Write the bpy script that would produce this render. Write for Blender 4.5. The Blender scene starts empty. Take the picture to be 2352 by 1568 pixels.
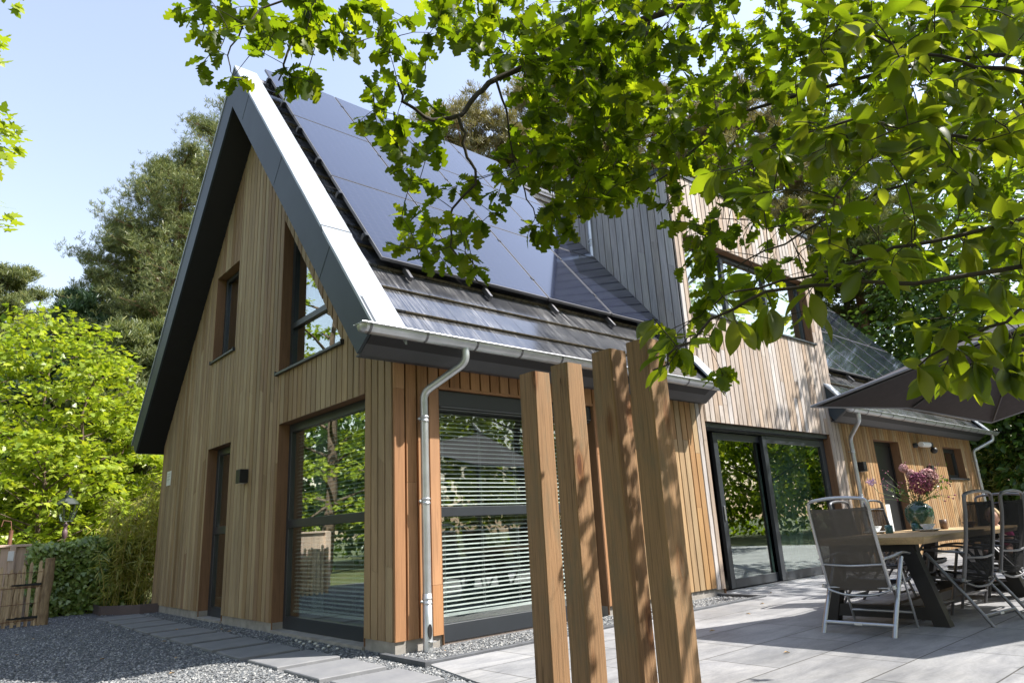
import bpy, math, random
import numpy as np
from mathutils import Vector, Matrix
random.seed(7); rng = np.random.default_rng(11)
S = bpy.context.scene
COL = S.collection
rad = math.radians

# ------------------------------------------------------------------ camera
CAM = np.array([-3.239, -5.292, 0.95])
YAW, PITCH, ROLL, FPX = rad(48.261), rad(15.438), rad(-3.044), 1561.99
cF = np.array([math.cos(YAW)*math.cos(PITCH), math.sin(YAW)*math.cos(PITCH), math.sin(PITCH)])
_R = np.array([math.sin(YAW), -math.cos(YAW), 0.0]); _U = np.cross(_R, cF)
cR = _R*math.cos(ROLL)+_U*math.sin(ROLL); cU = -_R*math.sin(ROLL)+_U*math.cos(ROLL)
cd = bpy.data.cameras.new('camera'); cam = bpy.data.objects.new('camera', cd); COL.objects.link(cam)
cd.sensor_width = 36; cd.lens = 36*FPX/2352; cd.clip_end = 800; cd.clip_start = 0.05
cam.matrix_world = Matrix(((cR[0], cU[0], -cF[0], CAM[0]), (cR[1], cU[1], -cF[1], CAM[1]), (cR[2], cU[2], -cF[2], CAM[2]), (0, 0, 0, 1)))
S.camera = cam
def at(u, v, depth):
    """a point of the garden measured from the photo (2352 wide) at a distance in metres"""
    return CAM + (cF + cR*(u-1176)/FPX - cU*(v-784)/FPX)*depth

# ------------------------------------------------------------------ light
SUN = np.array([.62, -.60, 1.0]); SUN /= np.linalg.norm(SUN)
W = bpy.data.worlds.new('World'); S.world = W; W.use_nodes = True
nt = W.node_tree; bg = nt.nodes['Background']; sk = nt.nodes.new('ShaderNodeTexSky')
sk.sky_type = 'NISHITA'; sk.sun_disc = False
sk.sun_elevation = math.asin(SUN[2]); sk.sun_rotation = math.atan2(SUN[0], SUN[1])
sk.air_density = 2.0; sk.dust_density = 1.0; sk.ozone_density = 3.5; sk.altitude = 0
hs = nt.nodes.new('ShaderNodeHueSaturation'); hs.inputs['Saturation'].default_value = .76; nt.links.new(sk.outputs[0], hs.inputs['Color']); hm_ = nt.nodes.new('ShaderNodeMix'); hm_.data_type = 'RGBA'; hm_.blend_type = 'MULTIPLY'; hm_.inputs[0].default_value = 1; hm_.inputs[7].default_value = (1.03, .96, 1.02, 1); nt.links.new(hs.outputs[0], hm_.inputs[6]); nt.links.new(hm_.outputs[2], bg.inputs[0]); bg.inputs[1].default_value = 0.135
sl = bpy.data.lights.new('sun', 'SUN'); so = bpy.data.objects.new('sun', sl); COL.objects.link(so)
sl.energy = 5.0; sl.angle = rad(0.5); sl.color = (1, .95, .87)
so.rotation_euler = Vector(SUN).to_track_quat('Z', 'Y').to_euler()
S.view_settings.view_transform = 'Standard'; S.view_settings.look = 'None'
S.view_settings.exposure = 1.08; S.view_settings.gamma = 1
S.cycles.max_bounces = 7; S.cycles.transparent_max_bounces = 24; S.cycles.caustics_reflective = False; S.cycles.caustics_refractive = False
S.cycles.use_denoising = True

# ------------------------------------------------------------------ helpers
def tag(o, label=None, cat=None, group=None, kind=None):
    if label: o['label'] = label
    if cat: o['category'] = cat
    if group: o['group'] = group
    if kind: o['kind'] = kind
    return o
def empty(name, loc=(0, 0, 0), rz=0, label=None, cat=None, group=None):
    o = bpy.data.objects.new(name, None); COL.objects.link(o); o.location = loc; o.rotation_euler = (0, 0, rz)
    o.empty_display_size = .1
    return tag(o, label, cat, group)
def copy_tree(o, parent=None):
    c = o.copy(); COL.objects.link(c); c.parent = parent
    for ch in list(o.children): copy_tree(ch, c)
    return c
class MB:
    def __init__(s): s.v = []; s.f = []; s.sm = []
    def add(s, vs, fs, smooth=False):
        b = len(s.v); s.v += [tuple(map(float, p)) for p in vs]; s.f += [tuple(b+i for i in f) for f in fs]; s.sm += [smooth]*len(fs); return s
    def box(s, x0, x1, y0, y1, z0, z1, c=0.0):
        if c <= 0:
            vs = [(x0,y0,z0),(x1,y0,z0),(x1,y1,z0),(x0,y1,z0),(x0,y0,z1),(x1,y0,z1),(x1,y1,z1),(x0,y1,z1)]
            return s.add(vs, [(0,3,2,1),(4,5,6,7),(0,1,5,4),(1,2,6,5),(2,3,7,6),(3,0,4,7)])
        vs = []
        for z, i in ((z0, c), (z0+c, 0), (z1-c, 0), (z1, c)):
            a0, a1, b0, b1 = x0+i, x1-i, y0+i, y1-i
            vs += [(a0+c-i,b0,z),(a1-c+i,b0,z),(a1,b0+c-i,z),(a1,b1-c+i,z),(a1-c+i,b1,z),(a0+c-i,b1,z),(a0,b1-c+i,z),(a0,b0+c-i,z)]
        fs = [tuple(range(7,-1,-1)), tuple(range(24, 32))]
        for r in range(3):
            for k in range(8): fs.append((r*8+k, r*8+(k+1)%8, r*8+8+(k+1)%8, r*8+8+k))
        return s.add(vs, fs)
    def prism(s, poly, axis, a, b):
        """polygon in the plane normal to axis ('x': (y,z), 'y': (x,z), 'z': (x,y)) swept from a to b"""
        mk = {'x': lambda p, t: (t, p[0], p[1]), 'y': lambda p, t: (p[0], t, p[1]), 'z': lambda p, t: (p[0], p[1], t)}[axis]
        n = len(poly); vs = [mk(p, a) for p in poly]+[mk(p, b) for p in poly]
        fs = [tuple(range(n-1, -1, -1)), tuple(range(n, 2*n))]+[(i, (i+1) % n, n+(i+1) % n, n+i) for i in range(n)]
        return s.add(vs, fs)
    def hexa(s, p): return s.add(p, [(0,3,2,1),(4,5,6,7),(0,1,5,4),(1,2,6,5),(2,3,7,6),(3,0,4,7)])
    def tube(s, pts, r, n=8, cap=True, smooth=True, flat=1.0):
        P = [Vector(p) for p in pts]; R = r if isinstance(r, (list, tuple)) else [r]*len(P)
        vs = []; up = None
        for i, p in enumerate(P):
            t = (P[min(i+1, len(P)-1)]-P[max(i-1, 0)])
            if t.length < 1e-9: t = Vector((0, 0, 1))
            t.normalize()
            if up is None: up = Vector((0, 0, 1)) if abs(t.z) < .9 else Vector((1, 0, 0))
            a = t.cross(up); a.normalize(); b = a.cross(t); b.normalize(); up = b
            for k in range(n):
                an = 2*math.pi*k/n; vs.append(p+a*math.cos(an)*R[i]+b*math.sin(an)*R[i]*flat)
        fs = []
        for i in range(len(P)-1):
            for k in range(n): fs.append((i*n+k, i*n+(k+1) % n, (i+1)*n+(k+1) % n, (i+1)*n+k))
        s.add(vs, fs, smooth)
        if cap: s.add(vs[:n], [tuple(range(n-1, -1, -1))]); s.add(vs[-n:], [tuple(range(n))])
        return s
    def lathe(s, prof, c, n=24, smooth=True, axis='z'):
        vs = []
        for r, h in prof:
            for k in range(n):
                a = 2*math.pi*k/n
                q = (r*math.cos(a), r*math.sin(a), h)
                if axis == 'x': q = (h, r*math.cos(a), r*math.sin(a))
                if axis == 'y': q = (r*math.cos(a), h, r*math.sin(a))
                vs.append((c[0]+q[0], c[1]+q[1], c[2]+q[2]))
        fs = [(i*n+k, i*n+(k+1) % n, (i+1)*n+(k+1) % n, (i+1)*n+k) for i in range(len(prof)-1) for k in range(n)]
        return s.add(vs, fs, smooth)
    def ball(s, c, r, n=10, m=7, sc=(1, 1, 1)):
        prof = [(math.sin(math.pi*i/m), -math.cos(math.pi*i/m)) for i in range(m+1)]
        vs = [(c[0]+a*math.cos(2*math.pi*k/n)*r*sc[0], c[1]+a*math.sin(2*math.pi*k/n)*r*sc[1], c[2]+h*r*sc[2]) for a, h in prof for k in range(n)]
        return s.add(vs, [(i*n+k, i*n+(k+1) % n, (i+1)*n+(k+1) % n, (i+1)*n+k) for i in range(m) for k in range(n)], True)
    def build(s, name, mat, parent=None, rel=False, label=None):
        me = bpy.data.meshes.new(name)
        off = Vector((0, 0, 0))
        if parent is not None and not rel:
            q = parent
            while q is not None: off += q.location; q = q.parent
        me.from_pydata([(v[0]-off.x, v[1]-off.y, v[2]-off.z) for v in s.v], [], s.f)
        me.polygons.foreach_set('use_smooth', s.sm); me.materials.append(mat); me.update()
        o = bpy.data.objects.new(name, me); COL.objects.link(o)
        if parent is not None: o.parent = parent
        if label: o['label'] = label
        return o

def build_parts(mb, name, mat, parent, rel=False):
    """one object for every separate piece collected in mb"""
    par = list(range(len(mb.v)))
    def find(i):
        while par[i] != i: par[i] = par[par[i]]; i = par[i]
        return i
    for f in mb.f:
        for i in f[1:]: par[find(i)] = find(f[0])
    comps = {}
    for i in range(len(mb.v)): comps.setdefault(find(i), []).append(i)
    cl = [[c, np.array([mb.v[i] for i in c]).min(0)-.003, np.array([mb.v[i] for i in c]).max(0)+.003] for c in comps.values()]
    done = False
    while not done:
        done = True; out = []
        for c in cl:
            for o in out:
                if (c[1] <= o[2]).all() and (o[1] <= c[2]).all():
                    o[0] = o[0]+c[0]; o[1] = np.minimum(o[1], c[1]); o[2] = np.maximum(o[2], c[2]); done = False; break
            else: out.append(c)
        cl = out
    res = []
    for c, _, _ in cl:
        idx = {v: k for k, v in enumerate(sorted(c))}; m = MB(); m.v = [mb.v[v] for v in sorted(c)]
        for f, q in zip(mb.f, mb.sm):
            if f[0] in idx: m.f.append(tuple(idx[i] for i in f)); m.sm.append(q)
        res.append(m.build(name, mat, parent, rel))
    return res
# ------------------------------------------------------------------ materials
M = {}
def newmat(name):
    m = bpy.data.materials.new(name); m.use_nodes = True; M[name] = m
    return m, m.node_tree, m.node_tree.nodes['Principled BSDF']
def N(t, kind, **kw):
    n = t.nodes.new('ShaderNode'+kind)
    for k, v in kw.items(): setattr(n, k, v)
    return n
def ramp(t, stops, interp='LINEAR'):
    n = t.nodes.new('ShaderNodeValToRGB'); n.color_ramp.interpolation = interp
    e = n.color_ramp.elements
    while len(e) < len(stops): e.new(.5)
    for i, (p, c) in enumerate(stops): e[i].position = p; e[i].color = (c[0], c[1], c[2], 1)
    return n
def mixc(t, a, b, fac, mode='MIX'):
    n = t.nodes.new('ShaderNodeMix'); n.data_type = 'RGBA'; n.blend_type = mode
    def put(sock, v):
        if hasattr(v, 'type') and hasattr(v, 'links'): t.links.new(v, sock)
        elif isinstance(v, (int, float)): sock.default_value = v
        else: sock.default_value = (v[0], v[1], v[2], 1)
    put(n.inputs[0], fac); put(n.inputs[6], a); put(n.inputs[7], b); return n.outputs[2]
def coords(t, scale=(1, 1, 1), rot=(0, 0, 0), vary=False):
    tc = N(t, 'TexCoord'); mp = N(t, 'Mapping')
    if vary:
        oi = N(t, 'ObjectInfo'); ml = N(t, 'Math', operation='MULTIPLY'); ml.inputs[1].default_value = 83.0; t.links.new(oi.outputs['Random'], ml.inputs[0]); cb = N(t, 'CombineXYZ')
        for k in range(3): t.links.new(ml.outputs[0], cb.inputs[k])
        t.links.new(cb.outputs[0], mp.inputs['Location'])
    mp.inputs['Scale'].default_value = scale; mp.inputs['Rotation'].default_value = rot
    t.links.new(tc.outputs['Object'], mp.inputs[0]); return mp.outputs[0]
def noise(t, vec, scale, detail=4, rough=.55, dist=0):
    n = N(t, 'TexNoise'); n.inputs['Scale'].default_value = scale; n.inputs['Detail'].default_value = detail
    n.inputs['Roughness'].default_value = rough; n.inputs['Distortion'].default_value = dist
    t.links.new(vec, n.inputs['Vector']); return n.outputs['Fac']
def bump(t, b, h, strength, dist=.005):
    n = N(t, 'Bump'); n.inputs['Strength'].default_value = strength; n.inputs['Distance'].default_value = dist
    t.links.new(h, n.inputs['Height']); t.links.new(n.outputs[0], b.inputs['Normal'])
def plain(name, col, rough=.5, metal=0, var=.12, vscale=8, bmp=0, spec=None, coat=0):
    m, t, b = newmat(name)
    v = coords(t); f = noise(t, v, vscale)
    lo = [c*(1-var) for c in col]; hi = [min(1, c*(1+var)) for c in col]
    r = ramp(t, [(.3, lo), (.7, hi)]); t.links.new(f, r.inputs[0]); t.links.new(r.outputs[0], b.inputs['Base Color'])
    b.inputs['Roughness'].default_value = rough; b.inputs['Metallic'].default_value = metal
    if spec is not None: b.inputs['Specular IOR Level'].default_value = spec
    b.inputs['Coat Weight'].default_value = coat
    if bmp: bump(t, b, noise(t, v, vscale*12, 5), bmp, .003)
    return m
def wood(name, tones, grain=.35, rough=.7, stretch=(26, 26, 1.1), knots=False, stain=None, bm=.4):
    m, t, b = newmat(name)
    g = N(t, 'NewGeometry')
    n = len(tones); r = ramp(t, [(i/max(1, n-1), c) for i, c in enumerate(tones)])
    t.links.new(g.outputs['Random Per Island'], r.inputs[0])
    v = coords(t, stretch)
    add = N(t, 'VectorMath'); sc = N(t, 'VectorMath', operation='SCALE'); cb = N(t, 'CombineXYZ')
    for k in range(3): t.links.new(g.outputs['Random Per Island'], cb.inputs[k])
    t.links.new(cb.outputs[0], sc.inputs[0]); sc.inputs['Scale'].default_value = 40
    t.links.new(v, add.inputs[0]); t.links.new(sc.outputs[0], add.inputs[1]); v = add.outputs[0]
    f = noise(t, v, 1.6, 7, .62, 1.2)
    gr = ramp(t, [(.28, (1-grain,)*3), (.52, (1, 1, 1)), (.75, (1+grain*.35,)*3)]); t.links.new(f, gr.inputs[0])
    c = mixc(t, r.outputs[0], gr.outputs[0], 1.0, 'MULTIPLY')
    v2 = coords(t, (3, 3, .6)); f2 = noise(t, v2, 1.2, 3)
    g2 = ramp(t, [(.3, (.78, .76, .74)), (.7, (1.08, 1.05, 1.0))]); t.links.new(f2, g2.inputs[0])
    c = mixc(t, c, g2.outputs[0], 1.0, 'MULTIPLY')
    if knots:
        vk = coords(t, (7, 7, 2.2), vary=True); w = N(t, 'TexVoronoi'); w.inputs['Scale'].default_value = .85; t.links.new(vk, w.inputs['Vector'])
        kr = ramp(t, [(0, (.28, .15, .09)), (.11, (.42, .27, .18)), (.15, (.9, .72, .55)), (.19, (.62, .46, .34)), (.30, (1, 1, 1))]); t.links.new(w.outputs['Distance'], kr.inputs[0])
        c = mixc(t, c, kr.outputs[0], 1.0, 'MULTIPLY')
        fc = noise(t, coords(t, (30, 30, .7), vary=True), 1.0, 2, .5, .3); cr_ = ramp(t, [(.484, (1, 1, 1)), (.495, (.25, .2, .16)), (.505, (.25, .2, .16)), (.516, (1, 1, 1))]); t.links.new(fc, cr_.inputs[0])
        fm = noise(t, coords(t, (4, 4, 1.1), vary=True), 1.0, 1); cm = ramp(t, [(.56, (0, 0, 0)), (.6, (1, 1, 1))]); t.links.new(fm, cm.inputs[0])
        c = mixc(t, c, mixc(t, c, cr_.outputs[0], 1, 'MULTIPLY'), cm.outputs[0])
    if stain:
        f3 = noise(t, coords(t, (5, 5, 1.5), vary=True), 1.5, 5, .7); sr = ramp(t, [(.5, (0, 0, 0)), (.72, (1, 1, 1))]); t.links.new(f3, sr.inputs[0])
        c = mixc(t, c, stain, sr.outputs[0])
    t.links.new(c, b.inputs['Base Color']); b.inputs['Roughness'].default_value = rough
    b.inputs['Specular IOR Level'].default_value = .3
    bump(t, b, f, bm, .004); return m
wood('cladding', [(0.240,0.154,0.079),(0.316,0.222,0.126),(0.379,0.281,0.171),(0.290,0.214,0.132),(0.429,0.335,0.212),(0.265,0.173,0.105),(0.341,0.254,0.152)], .30)
wood('cladding_warm', [(0.353,0.180,0.083),(0.412,0.220,0.110),(0.314,0.155,0.072),(0.461,0.260,0.143),(0.382,0.200,0.099)], .28)
wood('cladding_bleached', [(0.396,0.325,0.273),(0.484,0.441,0.409),(0.418,0.325,0.248),(0.517,0.499,0.496),(0.374,0.278,0.205),(0.462,0.394,0.335)], .28, stain=(.26,.21,.17))
wood('cladding_grey', [(0.350,0.354,0.378),(0.450,0.451,0.472),(0.400,0.390,0.407),(0.500,0.500,0.507),(0.375,0.354,0.342)], .38)
wood('reveal_wood', [(0.240,0.136,0.076),(0.272,0.153,0.085)], .3)
wood('cladding_wing', [(.36,.21,.095),(.42,.26,.12),(.31,.175,.08),(.40,.29,.17),(.44,.28,.14)], .28)
wood('post_wood', [(0.322,0.191,0.095),(0.355,0.204,0.104),(0.305,0.191,0.104),(0.339,0.221,0.111)], .55, stretch=(60, 60, 1.0), knots=True, stain=(.20,.145,.085), bm=.8)
wood('table_wood', [(.55,.40,.23),(.50,.36,.2)], .3, stretch=(1.2, 22, 22), rough=.5)
wood('fence_wood', [(0.517,0.391,0.310),(0.598,0.471,0.391),(0.460,0.356,0.299)], .25)
wood('barky_wood', [(.40,.30,.19),(.36,.27,.16)], .5, stretch=(9,9,1.2), stain=(.07,.035,.018))
wood('stake_wood', [(.55,.42,.26),(.46,.34,.21),(.62,.48,.31),(.36,.25,.15)], .5, stain=(.13,.075,.04))
plain('slate_metal', (.034,.046,.056), .5, .0, .15, 3, .05, spec=.35)
plain('soffit_black', (.012,.012,.013), .6)
plain('eave_grey', (.065,.068,.075), .5, 0, .08)
plain('zinc', (.52,.54,.56), .38, .75, .14, 5, .06)
plain('zinc_cap', (.35,.375,.405), .42, .15, .22, 2.2, .08)
plain('frame_metal', (.028,.033,.040), .35, 0, .1, 3)
plain('frame_black', (.012,.013,.015), .4)
plain('alu', (.45,.46,.48), .32, .8, .1, 6)
plain('alu_dark', (.15,.15,.16), .4, .6, .1, 6)
plain('concrete', (.30,.28,.255), .9, 0, .25, 6, .3)
plain('black_steel', (.010,.010,.011), .5)
plain('plastic_white', (.75,.75,.74), .4)
plain('lamp_black', (.012,.012,.013), .5)
plain('ceramic_white', (.72,.73,.74), .2, coat=.4)
plain('ceramic_teal', (.035,.12,.125), .3, coat=.4)
plain('ceramic_brown', (.16,.10,.08), .4)
plain('vase_glaze', (.03,.075,.052), .2, coat=.5, var=.12, vscale=30)
plain('canvas', (.042,.036,.042), .85, 0, .12, 20, .1)
plain('canvas_hem', (.22,.23,.28), .7)
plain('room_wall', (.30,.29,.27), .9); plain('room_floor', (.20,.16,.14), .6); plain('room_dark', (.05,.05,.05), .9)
plain('backing', (.015,.013,.012), .9)
plain('blind_white', (.72,.75,.74), .5); plain('curtain', (.50,.56,.56), .9)
plain('sofa_teal', (.05,.10,.11), .9); plain('cushion_orange', (.6,.15,.04), .9)
plain('skin', (.62,.38,.29), .5); plain('hair_blonde', (.55,.40,.22), .6, var=.3, vscale=60); plain('pink_cloth', (.75,.04,.30), .8); plain('eye_dark', (.03,.03,.03), .3)
plain('steel_edging', (.10,.075,.075), .6); plain('kerb_dark', (.075,.08,.09), .8, 0, .2, 10, .2)
plain('bark', (.12,.085,.06), .95, 0, .4, 10, .6); plain('bark_dark', (.045,.036,.026), .95, 0, .4, 14, .5); plain('bark_pine', (.22,.125,.075), .9, 0, .4, 8, .6)
plain('bamboo_cane', (.42,.34,.10), .5, 0, .3, 10)
plain('stem_green', (.10,.16,.04), .6); plain('petal_pink', (.62,.42,.58), .6, var=.2); plain('petal_plum', (.27,.08,.14), .8, var=.5, vscale=40); plain('petal_rose', (.56,.33,.32), .8, var=.3, vscale=40)
plain('pebble', (.55,.55,.52), .7, 0, .3, 20)
plain('dry_leaf', (.42,.27,.12), .8, 0, .3, 20)
plain('lantern_metal', (.035,.045,.04), .5); plain('lantern_post', (.12,.07,.08), .5)
plain('rust', (.16,.07,.04), .8)

def mesh_fabric():
    m, t, b = newmat('sling')
    b.inputs['Base Color'].default_value = (.10, .090, .082, 1); b.inputs['Roughness'].default_value = .8; b.inputs['Specular IOR Level'].default_value = .15
    tr = N(t, 'BsdfTransparent'); mx = N(t, 'MixShader'); mx.inputs[0].default_value = .92
    t.links.new(tr.outputs[0], mx.inputs[1]); t.links.new(b.outputs[0], mx.inputs[2]); t.links.new(mx.outputs[0], t.nodes['Material Output'].inputs[0])
    m2, t, b = newmat('sling_dark'); b.inputs['Base Color'].default_value = (.012, .012, .013, 1); b.inputs['Roughness'].default_value = .9; b.inputs['Specular IOR Level'].default_value = .1
    tr = N(t, 'BsdfTransparent'); mx = N(t, 'MixShader'); mx.inputs[0].default_value = .92
    t.links.new(tr.outputs[0], mx.inputs[1]); t.links.new(b.outputs[0], mx.inputs[2]); t.links.new(mx.outputs[0], t.nodes['Material Output'].inputs[0])
mesh_fabric()
def glass(name, refl=.10, tint=(.80, .86, .84), boost=1.0):
    m, t, b = newmat(name); t.nodes.remove(b)
    tr = N(t, 'BsdfTransparent'); tr.inputs[0].default_value = (*tint, 1)
    gl = N(t, 'BsdfGlossy'); gl.inputs['Roughness'].default_value = 0.0; gl.inputs[0].default_value = (.95, 1, .98, 1)
    v = coords(t); bn = N(t, 'Bump'); bn.inputs['Strength'].default_value = .05; bn.inputs['Distance'].default_value = .004
    t.links.new(noise(t, v, 2.2, 1), bn.inputs['Height']); t.links.new(bn.outputs[0], gl.inputs['Normal'])
    lw = N(t, 'LayerWeight'); lw.inputs[0].default_value = .5
    pw = N(t, 'Math', operation='POWER'); t.links.new(lw.outputs['Facing'], pw.inputs[0]); pw.inputs[1].default_value = 3.0
    ma = N(t, 'MapRange'); ma.inputs['To Min'].default_value = refl; ma.inputs['To Max'].default_value = 1.0*boost
    t.links.new(pw.outputs[0], ma.inputs[0])
    mx = N(t, 'MixShader'); t.links.new(ma.outputs[0], mx.inputs[0]); t.links.new(tr.outputs[0], mx.inputs[1]); t.links.new(gl.outputs[0], mx.inputs[2])
    t.links.new(mx.outputs[0], t.nodes['Material Output'].inputs[0]); return m
glass('glass', .24, (.88, .93, .91)); glass('glass_day', .09, (.93, .96, .95)); glass('glass_door', .20, (.6, .68, .66)); glass('glass_dark', .22, (.35, .38, .38)); glass('glass_clear', .06, (.9, .93, .92))
def panel_mat():
    m, t, b = newmat('solar_cells')
    v = coords(t, (1, 1, 1)); br = N(t, 'TexBrick'); br.offset = 0; br.squash = 1
    br.inputs['Scale'].default_value = 1; br.inputs['Brick Width'].default_value = .113; br.inputs['Row Height'].default_value = .092; br.inputs['Mortar Size'].default_value = .0022
    br.inputs['Color1'].default_value = (.010, .013, .028, 1); br.inputs['Color2'].default_value = (.012, .015, .032, 1); br.inputs['Mortar'].default_value = (.06, .065, .09, 1)
    t.links.new(v, br.inputs['Vector']); t.links.new(br.outputs[0], b.inputs['Base Color'])
    b.inputs['Roughness'].default_value = .10; b.inputs['IOR'].default_value = 1.6; b.inputs['Coat Weight'].default_value = .6; b.inputs['Coat Roughness'].default_value = .05
    bump(t, b, noise(t, v, 60, 2), .03, .001)
panel_mat()
def tile_mat():
    m, t, b = newmat('roof_tile'); g = N(t, 'NewGeometry')
    r = ramp(t, [(0, (.022, .024, .030)), (.5, (.034, .036, .042)), (1, (.028, .030, .036))]); t.links.new(g.outputs['Random Per Island'], r.inputs[0])
    f = noise(t, coords(t, (30, 1.6, 1.6)), 1.2, 6, .7); s = ramp(t, [(.42, (0, 0, 0)), (.66, (1, 1, 1))]); t.links.new(f, s.inputs[0])
    f2 = noise(t, coords(t), 1.1, 4, .6); s2 = ramp(t, [(.35, (0, 0, 0)), (.65, (.55, .55, .55))]); t.links.new(f2, s2.inputs[0])
    k = mixc(t, (0, 0, 0), s2.outputs[0], s.outputs[0])
    c = mixc(t, r.outputs[0], (.50, .49, .48), k); t.links.new(c, b.inputs['Base Color'])
    rr = N(t, 'MapRange'); rr.inputs['To Min'].default_value = .13; rr.inputs['To Max'].default_value = .42; t.links.new(k, rr.inputs[0]); t.links.new(rr.outputs[0], b.inputs['Roughness'])
    b.inputs['Coat Weight'].default_value = .7; b.inputs['Coat Roughness'].default_value = .12; bump(t, b, noise(t, coords(t), 40, 4), .05, .002)
    m, t, b = newmat('tile_edge'); f = noise(t, coords(t), 18, 6, .8); r = ramp(t, [(.35, (.03, .026, .022)), (.65, (.26, .21, .14))]); t.links.new(f, r.inputs[0]); t.links.new(r.outputs[0], b.inputs['Base Color']); b.inputs['Roughness'].default_value = .9
tile_mat()
def ground_mats():
    m, t, b = newmat('patio_stone'); v = coords(t)
    br = N(t, 'TexBrick'); br.offset = .5; br.inputs['Scale'].default_value = 1; br.inputs['Brick Width'].default_value = 1.13; br.inputs['Row Height'].default_value = .56
    br.inputs['Mortar Size'].default_value = .0055; br.inputs['Mortar Smooth'].default_value = .2
    br.inputs['Color1'].default_value = (.215, .22, .23, 1); br.inputs['Color2'].default_value = (.285, .287, .295, 1); br.inputs['Mortar'].default_value = (.055, .052, .048, 1)
    t.links.new(v, br.inputs['Vector'])
    f = noise(t, coords(t, (1, 3.5, 1)), 1.6, 8, .68, .6); r = ramp(t, [(.3, (.6, .61, .64)), (.5, (.95, .95, .95)), (.72, (1.3, 1.28, 1.25))]); t.links.new(f, r.inputs[0])
    c = mixc(t, br.outputs[0], r.outputs[0], 1, 'MULTIPLY')
    f = noise(t, v, .55, 5, .6); r = ramp(t, [(.35, (.78, .77, .75)), (.6, (1.06, 1.06, 1.07))]); t.links.new(f, r.inputs[0]); c = mixc(t, c, r.outputs[0], 1, 'MULTIPLY')
    f = noise(t, v, 60, 3); r = ramp(t, [(.3, (.9, .9, .9)), (.7, (1.08, 1.08, 1.08))]); t.links.new(f, r.inputs[0])
    c = mixc(t, c, r.outputs[0], 1, 'MULTIPLY'); t.links.new(c, b.inputs['Base Color']); b.inputs['Roughness'].default_value = .62
    bump(t, b, br.outputs['Fac'], -.4, .003)
    m, t, b = newmat('gravel_ground'); v = coords(t); w = N(t, 'TexVoronoi'); w.inputs['Scale'].default_value = 55; t.links.new(v, w.inputs['Vector'])
    r = ramp(t, [(0, (.05, .055, .06)), (.4, (.11, .115, .125)), (.8, (.18, .18, .185)), (1, (.28, .28, .275))]); t.links.new(w.outputs['Color'], r.inputs[0]); t.links.new(r.outputs[0], b.inputs['Base Color'])
    b.inputs['Roughness'].default_value = .9; bump(t, b, w.outputs['Distance'], .9, .02)
    m, t, b = newmat('gravel_stone'); g = N(t, 'NewGeometry')
    r = ramp(t, [(0, (.07, .078, .088)), (.35, (.13, .14, .15)), (.7, (.21, .215, .22)), (1, (.38, .38, .37))]); t.links.new(g.outputs['Random Per Island'], r.inputs[0]); t.links.new(r.outputs[0], b.inputs['Base Color']); b.inputs['Roughness'].default_value = .85
    m, t, b = newmat('soil'); v = coords(t); f = noise(t, v, 1.2, 10, .7)
    r = ramp(t, [(.3, (.06, .07, .025)), (.5, (.09, .11, .035)), (.7, (.13, .11, .06))]); t.links.new(f, r.inputs[0]); t.links.new(r.outputs[0], b.inputs['Base Color']); b.inputs['Roughness'].default_value = 1; bump(t, b, noise(t, v, 30, 6), .8, .03)
    m, t, b = newmat('slab_stone'); v = coords(t); f = noise(t, v, 3, 8, .7); r = ramp(t, [(.25, (.14, .145, .16)), (.7, (.22, .222, .23))]); t.links.new(f, r.inputs[0]); t.links.new(r.outputs[0], b.inputs['Base Color']); b.inputs['Roughness'].default_value = .75; bump(t, b, noise(t, v, 70, 4), .12, .003)
ground_mats()
def leafmat(name, tones, trans=.5, gloss=.06, rough=.35, tcol=(1.35, 1.3, .5)):
    m, t, b = newmat(name); t.nodes.remove(b); g = N(t, 'NewGeometry')
    n = len(tones); r = ramp(t, [(i/max(1, n-1), c) for i, c in enumerate(tones)]); t.links.new(g.outputs['Random Per Island'], r.inputs[0])
    d = N(t, 'BsdfDiffuse'); tl = N(t, 'BsdfTranslucent'); gl = N(t, 'BsdfGlossy'); gl.inputs['Roughness'].default_value = rough; gl.inputs[0].default_value = (1, 1, 1, 1)
    t.links.new(r.outputs[0], d.inputs[0]); t.links.new(mixc(t, r.outputs[0], tcol, 1, 'MULTIPLY'), tl.inputs[0])
    m1 = N(t, 'MixShader'); m1.inputs[0].default_value = trans; t.links.new(d.outputs[0], m1.inputs[1]); t.links.new(tl.outputs[0], m1.inputs[2])
    m2 = N(t, 'MixShader'); m2.inputs[0].default_value = gloss; t.links.new(m1.outputs[0], m2.inputs[1]); t.links.new(gl.outputs[0], m2.inputs[2])
    t.links.new(m2.outputs[0], t.nodes['Material Output'].inputs[0]); return m
leafmat('oak_leaf', [(.035,.062,.008),(.060,.094,.010),(.045,.076,.009),(.075,.11,.012),(.11,.14,.016)], .62, .012, tcol=(3.5, 3.2, .5))
leafmat('oval_leaf', [(.055,.085,.012),(.075,.11,.014),(.08,.105,.022),(.11,.13,.035)], .60, .02, tcol=(3.4, 3.2, .5))
leafmat('maple_leaf', [(.25,.34,.035),(.36,.44,.05),(.18,.27,.03),(.42,.46,.06)], .45, .02)
leafmat('forest_leaf', [(.06,.12,.025),(.10,.18,.03),(.05,.10,.03),(.14,.22,.04)], .4, .03)
leafmat('pine_needle', [(.12,.16,.065),(.19,.22,.085),(.09,.125,.065),(.34,.34,.15)], .25, .015)
leafmat('pine_dry', [(.20,.19,.09),(.26,.22,.11),(.16,.17,.08)], .25, .03)
leafmat('spruce_needle', [(.045,.09,.045),(.06,.11,.05),(.04,.08,.045)], .2, .03)
leafmat('ivy_leaf', [(.09,.15,.03),(.17,.26,.05),(.32,.40,.12),(.11,.18,.035)], .25, .04, .3)
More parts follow.
